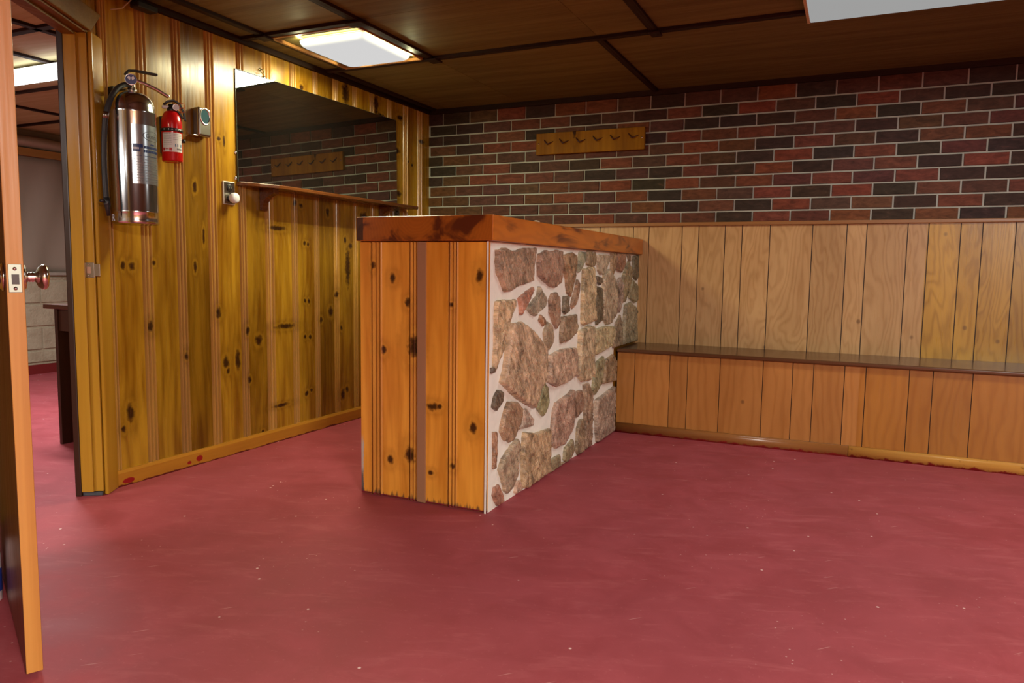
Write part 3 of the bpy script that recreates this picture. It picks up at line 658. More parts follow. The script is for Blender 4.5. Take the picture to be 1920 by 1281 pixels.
ST = [
 (z6,TA,[(150,90),(215,75),(290,105),(400,75),(515,75),(490,380),(430,400),(350,420),(270,470),(215,470),(195,400),(155,325),(145,200)],.018),
 (z6,BR,[(535,130),(600,100),(640,110),(700,95),(745,105),(745,330),(735,390),(690,440),(640,430),(590,385),(535,330),(525,220)],.022),
 (z6,BR,[(755,140),(850,115),(885,140),(890,200),(880,330),(850,460),(835,530),(800,490),(790,350),(755,250)],.016),
 (z6,GR,[(915,110),(975,115),(970,180),(935,260),(905,305),(905,200)],.014),
 (z6,BR,[(990,100),(1060,110),(1070,170),(1050,245),(1010,240),(980,225)],.016),
 (z6,PK,[(1080,135),(1180,140),(1185,190),(1140,315),(1110,320),(1085,280)],.016),
 (z6,BR,[(1210,125),(1245,125),(1250,230),(1225,325),(1205,290)],.016),
 (z6,RD,[(1265,125),(1330,125),(1335,220),(1300,300),(1255,280),(1250,190)],.018),
 (z6,OL,[(1355,135),(1390,140),(1390,200),(1370,190)],.012),
 (z6,DK,[(1410,150),(1455,140),(1455,340),(1435,375),(1405,330)],.018),
 (z6,OL,[(1365,200),(1395,270),(1390,380),(1350,520),(1330,570),(1305,480),(1315,330)],.018),
 (z6,TN,[(945,265),(1040,250),(1050,430),(1040,600),(1040,745),(950,785),(935,770),(935,500),(945,380)],.024),
 (z6,PK,[(1135,320),(1185,265),(1240,390),(1250,560),(1245,690),(1200,770),(1165,780),(1140,740),(1130,570),(1130,400)],.022),
 (z6,DK,[(1070,330),(1115,350),(1125,390),(1100,415),(1070,390)],.016),
 (z6,DK,[(1060,425),(1115,440),(1125,600),(1125,740),(1070,785),(1055,600)],.018),
 (z6,GR,[(1245,410),(1290,345),(1310,400),(1310,560),(1280,670),(1255,640),(1250,500)],.018),
 (z6,OL,[(1370,480),(1400,365),(1450,420),(1450,560),(1420,580),(1375,540)],.018),
 (z6,OL,[(1335,600),(1380,575),(1435,620),(1440,930),(1395,950),(1310,975),(1320,780)],.022),
 (z6,TN,[(145,560),(320,550),(320,590),(260,780),(200,1030),(125,1225),(130,900),(135,700)],.018),
 (z6,RD,[(490,435),(495,460),(430,590),(370,690),(365,630),(355,540),(430,470)],.016),
 (z6,GR,[(540,430),(600,540),(590,610),(500,700),(470,690),(435,640),(460,590),(520,510)],.018),
 (z6,BR,[(660,495),(700,485),(725,520),(725,760),(700,820),(670,760),(640,660),(635,560)],.018),
 (z6,DK,[(770,520),(815,520),(815,665),(780,685),(760,650),(765,590)],.016),
 (z6,BR,[(895,370),(915,400),(910,480),(885,590),(845,640),(835,600),(865,500)],.014),
 (z6,RD,[(560,690),(600,740),(605,780),(580,800),(545,740)],.012),
 (z6,OL,[(620,755),(665,800),(675,900),(665,950),(625,1020),(600,980),(585,850)],.016),
 (z6,BR,[(755,710),(885,685),(895,780),(890,850),(810,930),(740,950),(735,900),(745,790)],.018),
 (None,TN,[(958.9,606.3),(975.1,603.3),(995.4,618.5),(1007.6,633.7),(1021.8,653),(1019.8,701.7),(1016.6,714.9),(1008.7,728.5),(997.4,764.7),(974.7,752.3),(954.3,736.4),(937.4,717.2),(943.6,689.5),(950.8,642.9),(954.8,618.5)],.028),
 (z7,OL,[(515,110),(555,160),(560,270),(545,350),(515,400),(470,340),(480,260)],.018),
 (None,TN,[(1029.9,665.2),(1054.3,654),(1078.6,652),(1081.7,665.2),(1080.7,705.8),(1076.6,703.6),(1063,714.9),(1040.4,724),(1026.8,717.2),(1024.5,703.6),(1026.9,683.5)],.022),
 (None,TN,[(1084.7,620.5),(1103,610.4),(1111.1,612.4),(1112.1,673.3),(1113.2,709.8),(1109.5,701.3),(1104.9,712.6),(1088,714.9),(1082.3,703.6),(1081.7,693.6),(1083.7,653)],.024),
 (z6,TN,[(1055,830),(1130,800),(1220,795),(1235,880),(1200,980),(1070,1055),(1055,950)],.022),
 (z6,BR,[(1250,770),(1290,690),(1302,780),(1302,970),(1230,995),(1220,960),(1240,860)],.018),
 (None,OL,[(1115.2,681.4),(1129.4,668.2),(1130.8,679.4),(1126.4,719.4),(1114,740.3),(1109.5,730.8)],.018),
 (None,BR,[(1132.4,677.4),(1147.7,664.2),(1155.5,675.3),(1155.5,712.6),(1129.8,719.4),(1131.4,693.6)],.020),
 (z7,DK,[(145,180),(185,200),(185,270),(130,355),(95,330),(105,260)],.016),
 (z7,BR,[(230,280),(290,280),(330,330),(320,450),(260,600),(230,615),(185,590),(165,530),(180,430),(205,340)],.022),
 (z7,PK,[(350,350),(375,335),(440,430),(430,480),(320,510),(340,450)],.014),
 (z7,RD,[(108,530),(135,530),(130,830),(105,835)],.012),
 (z7,GR,[(300,585),(315,640),(305,870),(260,990),(220,1045),(195,1020),(150,840),(180,750),(250,640)],.020),
 (z7,TA,[(360,530),(450,540),(565,500),(570,600),(560,860),(480,920),(380,1000),(345,990),(340,700)],.024),
 (z7,TA,[(620,290),(720,220),(755,180),(765,280),(755,500),(720,560),(690,630),(620,665),(580,640),(590,480),(600,370)],.024),
 (z7,BR,[(780,200),(830,180),(850,280),(840,360),(795,410),(770,360),(768,280)],.018),
 (z7,OL,[(853,140),(885,125),(920,200),(920,640),(870,690),(862,500),(858,300)],.018),
 (z7,BR,[(820,430),(848,420),(855,600),(850,700),(800,745),(790,680),(800,500)],.018),
 (z7,GR,[(950,270),(1105,150),(1115,250),(1110,540),(1070,580),(960,640),(950,500),(945,350)],.022),
 (z7,OL,[(760,590),(770,680),(740,750),(700,790),(685,760),(700,660)],.018),
 (z7,OL,[(580,760),(655,715),(665,815),(620,850),(570,870),(562,800)],.016),
 (z7,PK,[(300,940),(335,930),(345,1000),(300,1048),(285,1040)],.012),
 (z7,RD,[(150,965),(185,1060),(190,1110),(140,1160),(100,1060),(115,990)],.014),
 (z7,DK,[(92,0),(125,0),(120,40),(92,45)],.012),
 (z7,OL,[(672,775),(700,800),(660,815)],.010),
]
sv, sf, sc_, smi, ssm = [], [], [], [], []
def addp(vs, f, c, mi, smooth):
    i = len(sv); sv.extend(vs); sf.extend([[i+k for k in q] for q in f]); sc_.extend([c]*len(f)); smi.extend([mi]*len(f)); ssm.extend([smooth]*len(f))
MX = BX1 - .012
# mortar bed as a lightly uneven slab
NYm, NZm = 70, 40; gv = []
from mathutils import noise as mn
for j in range(NZm+1):
    for k in range(NYm+1):
        y = BYL + (-.007-BYL)*k/NYm; z = (BZT-.002)*j/NZm
        dx = -.012 if (y > -.48 and z < .51) else 0 if k == 0 else .004*mn.noise(Vector((y*14, z*14, 0)))
        gv.append((BX1 - .005 + dx, y, z))
gf = [(j*(NYm+1)+k, j*(NYm+1)+k+1, (j+1)*(NYm+1)+k+1, (j+1)*(NYm+1)+k) for j in range(NZm) for k in range(NYm)]
addp(gv, gf, (.6,.6,.5), 1, True)
addp([(MX,BYL,0),(BX1-.004,BYL,0),(BX1-.004,BYL,BZT-.002),(MX,BYL,BZT-.002)], [(0,1,2,3)], (.6,.6,.5), 1, False)
for si, (tr, colr, pts, hgt) in enumerate(ST):
    P = [on_bar(tr(p) if tr else p) for p in pts]
    P = [(min(max(y, BYL+.004), -.012), min(max(z, .006), BZT-.006)) for y, z in P]
    P = [((y, z) if (y < -.468 or z > .51) else ((y, .512) if z > .44 else (-.47, z))) for y, z in P]
    # densify with jitter
    Q = []
    for a, c in zip(P, P[1:]+P[:1]):
        L = math.hypot(a[0]-c[0], a[1]-c[1]); m = max(1, int(L/.009))
        for k in range(m):
            t = k/m; qy, qz = a[0]+(c[0]-a[0])*t, a[1]+(c[1]-a[1])*t; Q.append((qy + .0045*mn.noise(Vector((qy*45, qz*45, si))), qz + .0045*mn.noise(Vector((qy*45, qz*45, si+50)))))
    cy, cz = sum(p[0] for p in Q)/len(Q), sum(p[1] for p in Q)/len(Q); nq = len(Q)
    size = max(max(p[0] for p in Q)-min(p[0] for p in Q), max(p[1] for p in Q)-min(p[1] for p in Q))
    nin = max(3, int(size/.022)); rings = [(1.0, -.008), (1.0, hgt*.62), (1-.005/size*2, hgt*.90), (1-.013/size*2, hgt)] + [((1-.013/size*2)*(1-k/nin), hgt*(1+.05*k/nin)) for k in range(1, nin)]
    vs = []; rough = .0065 if size > .15 else .004; sdir = random.uniform(.3, 1.2)
    tilt = (random.uniform(-.03, .03), random.uniform(-.03, .03))
    for k, (s_, h_) in enumerate(rings):
        for (y, z) in Q:
            yy, zz = cy+(y-cy)*s_, cz+(z-cz)*s_
            d = h_ + (0 if k == 0 else ((mn.fractal(Vector((yy*22+si*3.1, zz*22, si)), .6, 2.1, 3)*.6 + abs(mn.noise(Vector(((yy*math.cos(sdir)+zz*math.sin(sdir))*75+si, (zz*math.cos(sdir)-yy*math.sin(sdir))*17, si))))*1.6 - .5)*rough*(1 if k > 2 else .5) + (yy-cy)*tilt[0]+(zz-cz)*tilt[1]))
            vs.append((BX1 - .004 + max(d, -.008), yy, zz))
    vs.append((BX1 - .004 + hgt*1.05, cy, cz))
    fs = []
    for k in range(len(rings)-1):
        for i in range(nq): j = (i+1) % nq; fs.append((k*nq+i, k*nq+j, (k+1)*nq+j, (k+1)*nq+i))
    last = (len(rings)-1)*nq
    for i in range(nq): fs.append((last+i, last+(i+1) % nq, len(vs)-1))
    c = tuple(v*random.uniform(.9, 1.12) for v in colr)
    addp(vs, fs, c, 0, True)
me = bpy.data.meshes.new('stone_facing'); me.from_pydata([tuple(Vector(v)-Vector((BX0,BYL,0))) for v in sv], [], sf); me.materials.append(M_stone); me.materials.append(M_mort2)
me.polygons.foreach_set('material_index', smi); me.polygons.foreach_set('use_smooth', ssm)
at = me.attributes.new('bcol', 'FLOAT_COLOR', 'FACE')
for d, c in zip(at.data, sc_): d.color = (*c, 1)
bm = bmesh.new(); bm.from_mesh(me); bmesh.ops.recalc_face_normals(bm, faces=bm.faces); bm.to_mesh(me); bm.free()
o = bpy.data.objects.new('stone_facing', me); C.objects.link(o); o.parent = bar
o['label'] = 'grey and brown fieldstones set in pale mortar'
# slab
b = MB(); b.box((BX0-.004, BYL-.017, BZT), (BX1+.022, -.012, 1.155)); b.build('timber_top', M_slab, bar, bevel=.004, org=(BX0-.004, BYL-.017, BZT-.06))
# pale lump on the top
b = MB()
rows = [[(1.515+r*math.cos(2*PI*k/14)*(1+.12*math.sin(3*k)), -1.57+r*math.sin(2*PI*k/14)*1.2, 1.155+z) for k in range(14)] for r, z in ((.012,0),(.017,.004),(.016,.010),(.010,.015),(.002,.017))]
b.grid(rows, 0, True, True)
tag(b.build('pebble', flat('pale_pebble', (.62,.50,.36), .7), org=(1.515,-1.57,1.155)), 'tiny pale lump lying on the edge of the timber bar top', 'pebble')

# ------------------------------------------------------------------ bench along the back wall
SY, SZ = -.457, .499
bench = thing('bench', 'long built-in bench with dark brown seat along the back wall', 'bench', (BX1, SY, 0))
b = MB(); b.box((BX1+.001, SY, SZ-.022), (5.6, -.006, SZ)); b.build('seat', M_seat, bench, bevel=.007, seg=3)
LPK = [BX1+.001, 1.675, 1.881, 1.983, 2.163, 2.392, 2.544, 2.648, 2.798, 2.899, 3.097, 3.202, 3.372, 3.62, 3.80, 4.0, 4.2, 4.5, 4.8, 5.2, 5.6]
b = MB(); b.box((BX1+.001, SY+.028, .0), (5.6, SY+.04, SZ-.022), 1)
for p, q in zip(LPK[:-1], LPK[1:]):
    b.poly([(p+.002,SY+.022,0),(q-.002,SY+.022,0),(q-.002,SY+.022,SZ-.022),(p+.002,SY+.022,SZ-.022)], 0, False, random.random())
    for e in (p+.002, q-.002): b.poly([(e,SY+.022,0),(e,SY+.022,SZ-.022),(e,SY+.029,SZ-.022),(e,SY+.029,0)], 0, False, .5)
b.build('front_panel', [M_bench, M_groove], bench, org=(0, SY, 0), recalc=False)
def kick(x0, x1, mat):
    b = MB(); pr = [(x0,SY+.022,0),(x0,SY-.002,0),(x0,SY-.003,.030)] + [(x0, SY+.014-.017*math.cos(a), .030+.026*math.sin(a)) for a in (.3,.6,.9,1.2,1.5)] + [(x0,SY+.022,.056)]
    b.prism(pr, (x1-x0,0,0), 0, 0, True); return b.build('kick_moulding', mat, bench, org=(0, SY, 0))
kick(BX1+.001, 2.835, M_kick1)['label'] = 'brown rounded base moulding'
kick(2.837, 5.6, M_kick2)['label'] = 'yellow rounded base moulding with chipped paint'

# ------------------------------------------------------------------ mirror, shelf, wall fittings
mir = thing('mirror', 'frameless wall mirror above the narrow wooden shelf', 'mirror', (0, -1.147, 1.39))
def mx(y, z, off): return (.019 + off + .0192*(y+1.147) - .0140*(z-1.64), y, z)
def mplate(y0, y1, z0, z1, o0, o1):
    c = [mx(y0,z0,o0),mx(y1,z0,o0),mx(y1,z1,o0),mx(y0,z1,o0)]; return MB().prism(c, (o1-o0,0,0))
b = mplate(-1.829, -.465, 1.37, 1.915, 0, .004)
g = b.build('glass', [M_mirror], mir)
b = mplate(-1.831, -.4635, 1.369, 1.9165, -.004, .003); b.build('backing', flat('mirror_edge', (.05,.07,.05), .3), mir)
for (y, z) in ((-1.63,1.917),(-.60,1.917),(-1.832,1.51),(-.462,1.47),(-1.835,1.385)):
    b = MB(); b.lathe([(0,0),(.010,0),(.010,.004),(.006,.007),(0,.008)], (.012 + .0192*(y+1.147),y,z), (1,0,0), 14); b.build('mirror_clip', M_chrome, mir)
sh = thing('wall_shelf', 'narrow brown wooden shelf under the mirror on two curved brackets', 'shelf', (0, -1.08, 1.345))
pl_ = [(.002,-1.835),(.030,-1.835),(.055,-1.815),(.085,-1.76),(.118,-1.66),(.128,-1.56),(.128,-.345),(.120,-.333),(.002,-.333)]
b = MB(); b.prism([(x,y,1.346) for x, y in pl_], (0,0,.020)); b.build('board', M_shelf, sh, bevel=.004)
def bracket(y):
    pr = [(.002,1.346),(.098,1.346),(.098,1.322),(.090,1.318)] + [(.098-.072*math.sin(a)-.004, 1.245+.072*math.cos(a)) for a in [i*PI/2/8 for i in range(1,9)]] + [(.022,1.238),(.002,1.238)]
    b = MB(); b.prism([(x,y-.019,z) for x, z in pr], (0,.038,0)); b.build('bracket', M_shelf, sh, bevel=.002)
bracket(-1.66); bracket(-.60)

def outlet(y, z, label, mat_face):
    t = thing('wall_outlet', label, 'outlet', (0, y, z), 'wall outlets under the mirror')
    b = MB(); b.box((.0, y-.037, z-.056), (.009, y+.037, z+.056)); b.build('cover_plate', M_white if False else flat('ivory_edge', (.55,.53,.48), .4), t, bevel=.003)
    b = MB(); b.box((.0085, y-.033, z-.052), (.0105, y+.034, z+.052)); b.build('steel_face', M_grey_metal, t, bevel=.001)
    for dz in (.026, -.026):
        b = MB(); b.lathe([(0,.0),(.0165,.0),(.0165,.004),(.015,.005),(0,.005)], (.010,y,z+dz), (1,0,0), 20); r = b.build('receptacle', M_black, t)
        for dy in (-.006, .006):
            bq = MB(); bq.box((.0148,y+dy-.001,z+dz-.004),(.0156,y+dy+.001,z+dz+.004)); bq.build('slot', flat('slot_brass', (.45,.40,.32), .4), r)
    return t
outlet(-1.888, 1.306, 'metal wall outlet left of the shelf with a round plug in it', 0)
outlet(-.425, 1.292, 'dark wall outlet under the right end of the shelf', 0)
b = MB(); b.lathe([(0,0),(.015,0),(.021,.006),(.025,.014),(.026,.026),(.024,.034),(.015,.038),(0,.039)], (.0162,-1.885,1.281), (1,0,0), 28); b.box((.0,-1.8855-.004,1.279),(.018,-1.8855+.004,1.283))
tag(b.build('night_light', M_white, org=(.0162,-1.885,1.281)), 'round white plug in the lower socket of the outlet left of the shelf', 'plug')

# metal wall box with an oval window
dy, dz = -2.058, 1.612
t = thing('wall_dispenser', 'small metal box with an oval window on the pine wall beside the red fire extinguisher', 'dispenser', (0, dy, dz))
b = MB(); b.box((.0, dy-.037, dz-.065), (.042, dy+.037, dz+.066)); b.build('case', M_grey_metal, t, bevel=.010, seg=4)
rows = []
for (rr, xx) in ((1.12,.0415),(1.10,.0445),(1.0,.0455),(.92,.044),(.88,.0425)):
    rows.append([(xx, dy+.027*rr*math.cos(2*PI*k/28), dz+.026+.036*rr*math.sin(2*PI*k/28)) for k in range(28)])
b = MB(); b.grid(rows, 0, True, True); b.build('window_ring', M_chrome, t)
b = MB(); b.poly([(.0424, dy+.0245*math.cos(2*PI*k/28), dz+.026+.033*math.sin(2*PI*k/28)) for k in range(28)]); b.build('window', flat('window_glass', (.05,.11,.13), .06), t)
b = MB(); b.box((.004, dy-.060, dz-.067), (.034, dy-.030, dz-.062)); b.build('lever', M_chrome, t, bevel=.002)
# cup hook above the mirror
b = MB(); b.lathe([(0,0),(.008,0),(.009,.002),(.007,.004),(.002,.005)], (.0,-1.658,1.951), (1,0,0), 16)
b.tube([(.004,-1.658,1.951)] + [(.004+.016+.0*i, -1.658+.010*math.sin(a), 1.951-.010+.010*math.cos(a)) for i, a in enumerate([k*PI/6 for k in range(0,9)])], .0018, 8)
tag(b.build('cup_hook', flat('old_brass', (.20,.17,.08), .3, 1.0), org=(.0,-1.658,1.951)), 'tiny dark metal hook screwed into the pine just above the mirror', 'hook')
# black cleat and wire at the top of the wall
b = MB(); b.box((.024, -2.425, 2.012), (.075, -2.325, 2.040)); b.box((.026, -2.42, 2.040), (.05, -2.33, 2.054)); 
tag(b.build('black_cleat', M_black, org=(.03,-2.375,2.03), bevel=.006), 'black bracket under the ceiling above the steel fire extinguisher', 'bracket')
b = MB(); b.tube([(.05,-2.428,2.045),(.04,-2.445,2.022),(.03,-2.462,1.998),(.02,-2.485,1.989),(.012,-2.505,1.982)], .0022, 8)
tag(b.build('wire', flat('bare_wire', (.55,.42,.24), .4), org=(.03,-2.47,2.0)), 'short pale wire end hanging from the black bracket under the ceiling', 'wire')

# ------------------------------------------------------------------ steel fire extinguisher
EX, EY, EZ, ER = .112, -2.498, 1.114, .0875
def V3(x, y, z): return Vector((x, y, z))
ext = thing('fire_extinguisher', 'large polished steel fire extinguisher with black hose hanging on the pine wall', 'fire extinguisher', (EX, EY, EZ))
pf = [(0,.006),(.070,.004),(.084,.0),(ER,.004),(ER+.0008,.010),(ER,.016),(ER,.046),(ER+.0014,.049),(ER,.052),(ER,.445),(ER+.001,.449),(ER-.001,.455)]
for i in range(1, 11):
    a = i/10*PI/2; pf.append((.018+(ER-.019)*math.cos(a)**.9 if i < 10 else .018, .455+.078*math.sin(a)))
b = MB(); b.lathe(pf, (EX,EY,EZ), (0,0,1), 64); b.build('cylinder', M_steel, ext)
b = MB(); b.lathe([(.018,0),(.021,.004),(.021,.014),(.015,.018),(.015,.040),(.019,.044),(.019,.062),(.014,.068),(0,.070)], (EX,EY,EZ+.530), (0,0,1), 24); b.build('valve', M_grey_metal, ext)
cd = Vector((CX-EX, CY-EY, 0)).normalized(); rt = Vector((-cd.y, cd.x, 0))      # towards the room, and to its right
gc = V3(EX,EY,EZ+.578) + cd*.018
b = MB(); b.lathe([(0,.010),(.020,.010),(.0225,.012),(.0225,.0),(0,0)], gc, cd, 28); ga = b.build('gauge', M_chrome, ext)
b = MB(); b.lathe([(0,.0112),(.0195,.0112)], gc, cd, 28); b.build('gauge_dial', flat('dial_navy', (.03,.03,.16), .3), ga)
b = MB()
for s_ in (-1, 1):
    b.poly([gc+cd*.0116+rt*(s_*.004)+V3(0,0,-.004), gc+cd*.0116+rt*(s_*.014)+V3(0,0,.004), gc+cd*.0116+rt*(s_*.008)+V3(0,0,.014), gc+cd*.0116+rt*(s_*.001)+V3(0,0,.006)])
b.build('dial_marks', M_white, ga, recalc=False)
def bar_path(pts, w, h):
    b = MB(); rows = []
    for i, p in enumerate(pts):
        p = Vector(p); t_ = (Vector(pts[min(i+1,len(pts)-1)]) - Vector(pts[max(i-1,0)])).normalized(); sd = t_.cross(V3(0,0,1)).normalized(); up = sd.cross(t_)
        rows.append([p+sd*w+up*h, p-sd*w+up*h, p-sd*w-up*h, p+sd*w-up*h])
    b.grid(rows, 0, False, True); b.poly(rows[0]); b.poly(rows[-1]); return b
hx = V3(.30, 1, 0).normalized()
vt = V3(EX,EY,EZ+.58)
bar_path([vt+hx*-.022+V3(0,0,.018), vt+hx*-.010+V3(0,0,.036), vt+hx*.02+V3(0,0,.041), vt+hx*.105+V3(0,0,.041)], .010, .0045).build('lever', M_rubber, ext, bevel=.003)
bar_path([vt+hx*.010+V3(0,0,.004), vt+hx*.05+V3(0,0,-.003), vt+hx*.10+V3(0,0,-.018), vt+hx*.15+V3(0,0,-.040)], .010, .006).build('carry_handle', M_chrome, ext, bevel=.004)
def pxray(px, py, xpl):
    v = F_ + R2*((px-960)/FPX) - U2*((py-640.5)/FPX); return CAMP + v*((xpl-CX)/v.x)
hp = [(243,159,.115),(234,159,.118),(222,164,.12),(212,176,.12),(204,194,.12),(198.5,215,.118),(196,240,.115),(195,270,.112),(195,300,.112),(196.5,335,.115),(198.5,365,.118),(200,385,.12)]
H3 = [pxray(*p) for p in hp]
def catmull(P, m=6):
    out = []
    for i in range(len(P)-1):
        p0, p1, p2, p3 = P[max(i-1,0)], P[i], P[i+1], P[min(i+2,len(P)-1)]
        for k in range(m):
            t_ = k/m; out.append(.5*((2*p1)+(p2-p0)*t_+(2*p0-5*p1+4*p2-p3)*t_*t_+(3*p1-p0-3*p2+p3)*t_**3))
    out.append(P[-1]); return out
b = MB(); b.tube(catmull(H3), .0105, 14); b.build('hose', M_rubber, ext)
b = MB(); b.tube([pxray(199,370,.12), pxray(201,382,.12), pxray(202,392,.12), pxray(204,405,.12)], [.012,.012,.009,.007], 12); b.tube([pxray(202,377,.12), pxray(193,377,.12), pxray(188,376,.12)], [.007,.006,.006], 10); b.build('nozzle', M_black, ext)
b = MB(); b.tube([pxray(199,210,.118), pxray(197.5,222,.117)], .0118, 14); b.build('hose_clip', M_grey_metal, ext)
b = MB(); b.box((.0, EY-.022, EZ+.47), (.03, EY+.022, EZ+.56)); b.box((.0, EY-.012, EZ+.535), (EX-.012, EY+.012, EZ+.548)); b.build('wall_bracket', M_black, ext, bevel=.002)
# foil label wrapped on the cylinder; angle measured from the view direction, positive to the right
a_cam = math.atan2(cd.y, cd.x)
def cyl(ang, z, c=(EX,EY), r=ER): a = a_cam + ang; return (c[0]+r*math.cos(a), c[1]+r*math.sin(a), z)
def wrap_rect(b, a0, a1, z0, z1, c, r, mat=0):
    m = max(1, int(abs(a1-a0)/.08)); b.grid([[cyl(a0+(a1-a0)*k/m, z, c, r) for k in range(m+1)] for z in (z0, z1)], mat, True)
lab_t, lab_b, la0, la1 = EZ+.395, EZ+.160, -.07, 1.95
b = MB(); wrap_rect(b, la0, la1, lab_b, lab_t, (EX,EY), ER+.0006); lb = b.build('label', M_foil, ext, recalc=False)
b = MB()
wrap_rect(b, la0+.04, la0+.36, lab_t-.108, lab_t-.078, (EX,EY), ER+.0011)
wrap_rect(b, la0+.36, la0+.47, lab_t-.091, lab_t-.078, (EX,EY), ER+.0011)
for k in range(10):
    z = lab_t-.100-.0105*(k % 2); 
for (z, a0, a1, hh) in ((.088,.52,1.45,.010),(.104,.50,1.50,.010),(.124,.04,.42,.0022),(.124,.5,1.4,.0022),(.076,.85,1.1,.006)):
    x = a0
    while x < a1:
        w_ = random.uniform(.03,.085); wrap_rect(b, la0+x, la0+min(x+w_, a1), lab_t-z-hh/2, lab_t-z+hh/2, (EX,EY), ER+.0011); x += w_+.022
b.build('blue_print', M_navy, lb, recalc=False)
b = MB()
for k in range(9):
    z = lab_t-.138-.0105*k; x = .06 + (.02 if k % 3 else 0)
    while x < 1.6:
        w_ = random.uniform(.03,.10)
        if not (.42 < x < .5): wrap_rect(b, la0+x, la0+x+w_, z-.0012, z+.0012, (EX,EY), ER+.0011)
        x += w_+.03
b.build('small_print', M_greyink, lb, recalc=False)
def wrap_text(b, s_, size, a0, z, c, r, mat=0):
    P, w_ = text_polys(s_, size)
    for f in P: b.poly([cyl(a0+x/r, z+y, c, r) for x, y in f], mat)
b = MB(); wrap_text(b, 'General', .024, la0+.62, lab_t-.050, (EX,EY), ER+.0012)
rw = [[cyl(la0+1.03+.55*k_*math.cos(q), lab_t-.042+.020*k_*math.sin(q), (EX,EY), ER+.0011) for q in [2*PI*i/40 for i in range(41)]] for k_ in (1.0, .93)]
b.grid(rw); b.build('lettering', flat('label_ink', (.07,.08,.09), .4), lb, recalc=False)
b = MB(); 
x = la0+.07
while x < la0+.30: wrap_rect(b, x, x+.028, lab_t-.099, lab_t-.091, (EX,EY), ER+.0014); x += .04
b.build('white_print', M_white, lb, recalc=False)
b = MB(); wrap_text(b, '1R', .040, -1.42, EZ+.010, (EX,EY), ER+.0012); b.build('painted_mark', M_white, ext, recalc=False)

# ------------------------------------------------------------------ red fire extinguisher
RX, RY, RZ, RR = .060, -2.262, 1.402, .0425
rc = (RX, RY)
red = thing('fire_extinguisher', 'small red fire extinguisher with white label hanging right of the big steel one', 'fire extinguisher', (RX, RY, RZ))
pf = [(0,.004),(.030,.002),(RR-.003,0),(RR,.006),(RR,.160)]
for i in range(1, 9):
    a = i/8*PI/2; pf.append((.014+(RR-.014)*math.cos(a), .160+.060*math.sin(a)))
b = MB(); b.lathe(pf, (RX,RY,RZ), (0,0,1), 48); b.build('cylinder', M_red, red)
b = MB(); b.lathe([(.014,0),(.017,.003),(.017,.016),(.012,.020),(.012,.034),(0,.036)], (RX,RY,RZ+.216), (0,0,1), 20); b.build('valve', M_black, red)
cr = Vector((CX-RX, CY-RY, 0)).normalized(); rr_ = Vector((-cr.y, cr.x, 0)); vt = V3(RX,RY,RZ+.24)
bar_path([vt-rr_*.030+V3(0,0,.004), vt-rr_*.012+V3(0,0,.020), vt+rr_*.012+V3(0,0,.026), vt+rr_*.034+V3(0,0,.014), vt+rr_*.05+V3(0,0,-.02), vt+rr_*.056+V3(0,0,-.058)], .009, .0045).build('lever', M_black, red, bevel=.002)
bar_path([vt+rr_*.005+V3(0,0,-.008), vt+rr_*.030+V3(0,0,-.022), vt+rr_*.048+V3(0,0,-.050)], .008, .004).build('carry_handle', M_black, red, bevel=.002)
b = MB(); b.lathe([(0,.034),(.007,.034),(.008,.026),(.008,0)], vt+V3(0,0,-.004)-rr_*.002, -rr_, 16); b.build('nozzle', M_white, red)
gc = vt + cr*.016 + rr_*.020 + V3(0,0,-.006)
b = MB(); b.lathe([(0,.008),(.012,.008),(.014,.010),(.014,0),(0,0)], gc, cr, 24); ga = b.build('gauge', M_chrome, red)
b = MB(); b.lathe([(0,.0085),(.0118,.0085)], gc, cr, 24); b.build('gauge_dial', M_paper, ga)
for dz_, dr in ((.004,.044),(-.014,.046)):
    c = vt + rr_*dr + cr*.012 + V3(0,0,dz_)
    b = MB(); b.tube([c + (rr_*math.cos(q)+V3(0,0,1)*math.sin(q))*.011 for q in [2*PI*i/20 for i in range(20)]], .0011, 6, closed=True); b.build('pull_ring', flat('red_wire', (.45,.05,.02), .4), red)
a_cam = math.atan2(cr.y, cr.x)
b = MB(); b.lathe([(RR+.0005,0),(RR+.003,.001),(RR+.003,.013),(RR+.0005,.014)], (RX,RY,RZ+.128), (0,0,1), 48); b.box((.0,RY-.012,RZ+.04),(.018,RY+.012,RZ+.20)); b.tube([vt*0+Vector(cyl(1.35,RZ+.10,rc,RR+.006)),Vector(cyl(1.35,RZ+.085,rc,RR+.006))],.007,10); stp = b.build('strap', M_black, red)
b = MB()
for a in (-.75,-.3,.0,.35,.55,.85): wrap_rect(b, a, a+.07, RZ+.1325, RZ+.138, rc, RR+.0034)
b.build('strap_print', M_white, stp, recalc=False)
b = MB(); wrap_rect(b, -1.0, 1.15, RZ+.040, RZ+.122, rc, RR+.0005); lb = b.build('label', M_paper, red, recalc=False)
b = MB()
wrap_rect(b, -.95, -.72, RZ+.044, RZ+.057, rc, RR+.0009); wrap_rect(b, -.28, .0, RZ+.044, RZ+.057, rc, RR+.0009); wrap_rect(b, -.66, -.32, RZ+.050, RZ+.053, rc, RR+.0009)
b.build('red_print', M_redink, lb, recalc=False)
b = MB()
for a in (.28,.50,.80,.95): wrap_rect(b, a, a+.10, RZ+.062, RZ+.074, rc, RR+.0009)
b.build('blue_print', M_blueink, lb, recalc=False)
for a0_, a1_ in ((-.85,-.05),(.12,1.05)):
    b = MB()
    for k in range(7):
        x = a0_
        while x < a1_:
            w_ = random.uniform(.05,.14)
            if not (a0_ > 0 and k > 3): wrap_rect(b, x, min(x+w_,a1_), RZ+.116-.0075*k-.0008, RZ+.116-.0075*k+.0008, rc, RR+.0009)
            x += w_+.04
    b.build('small_print', M_greyink, lb, recalc=False)
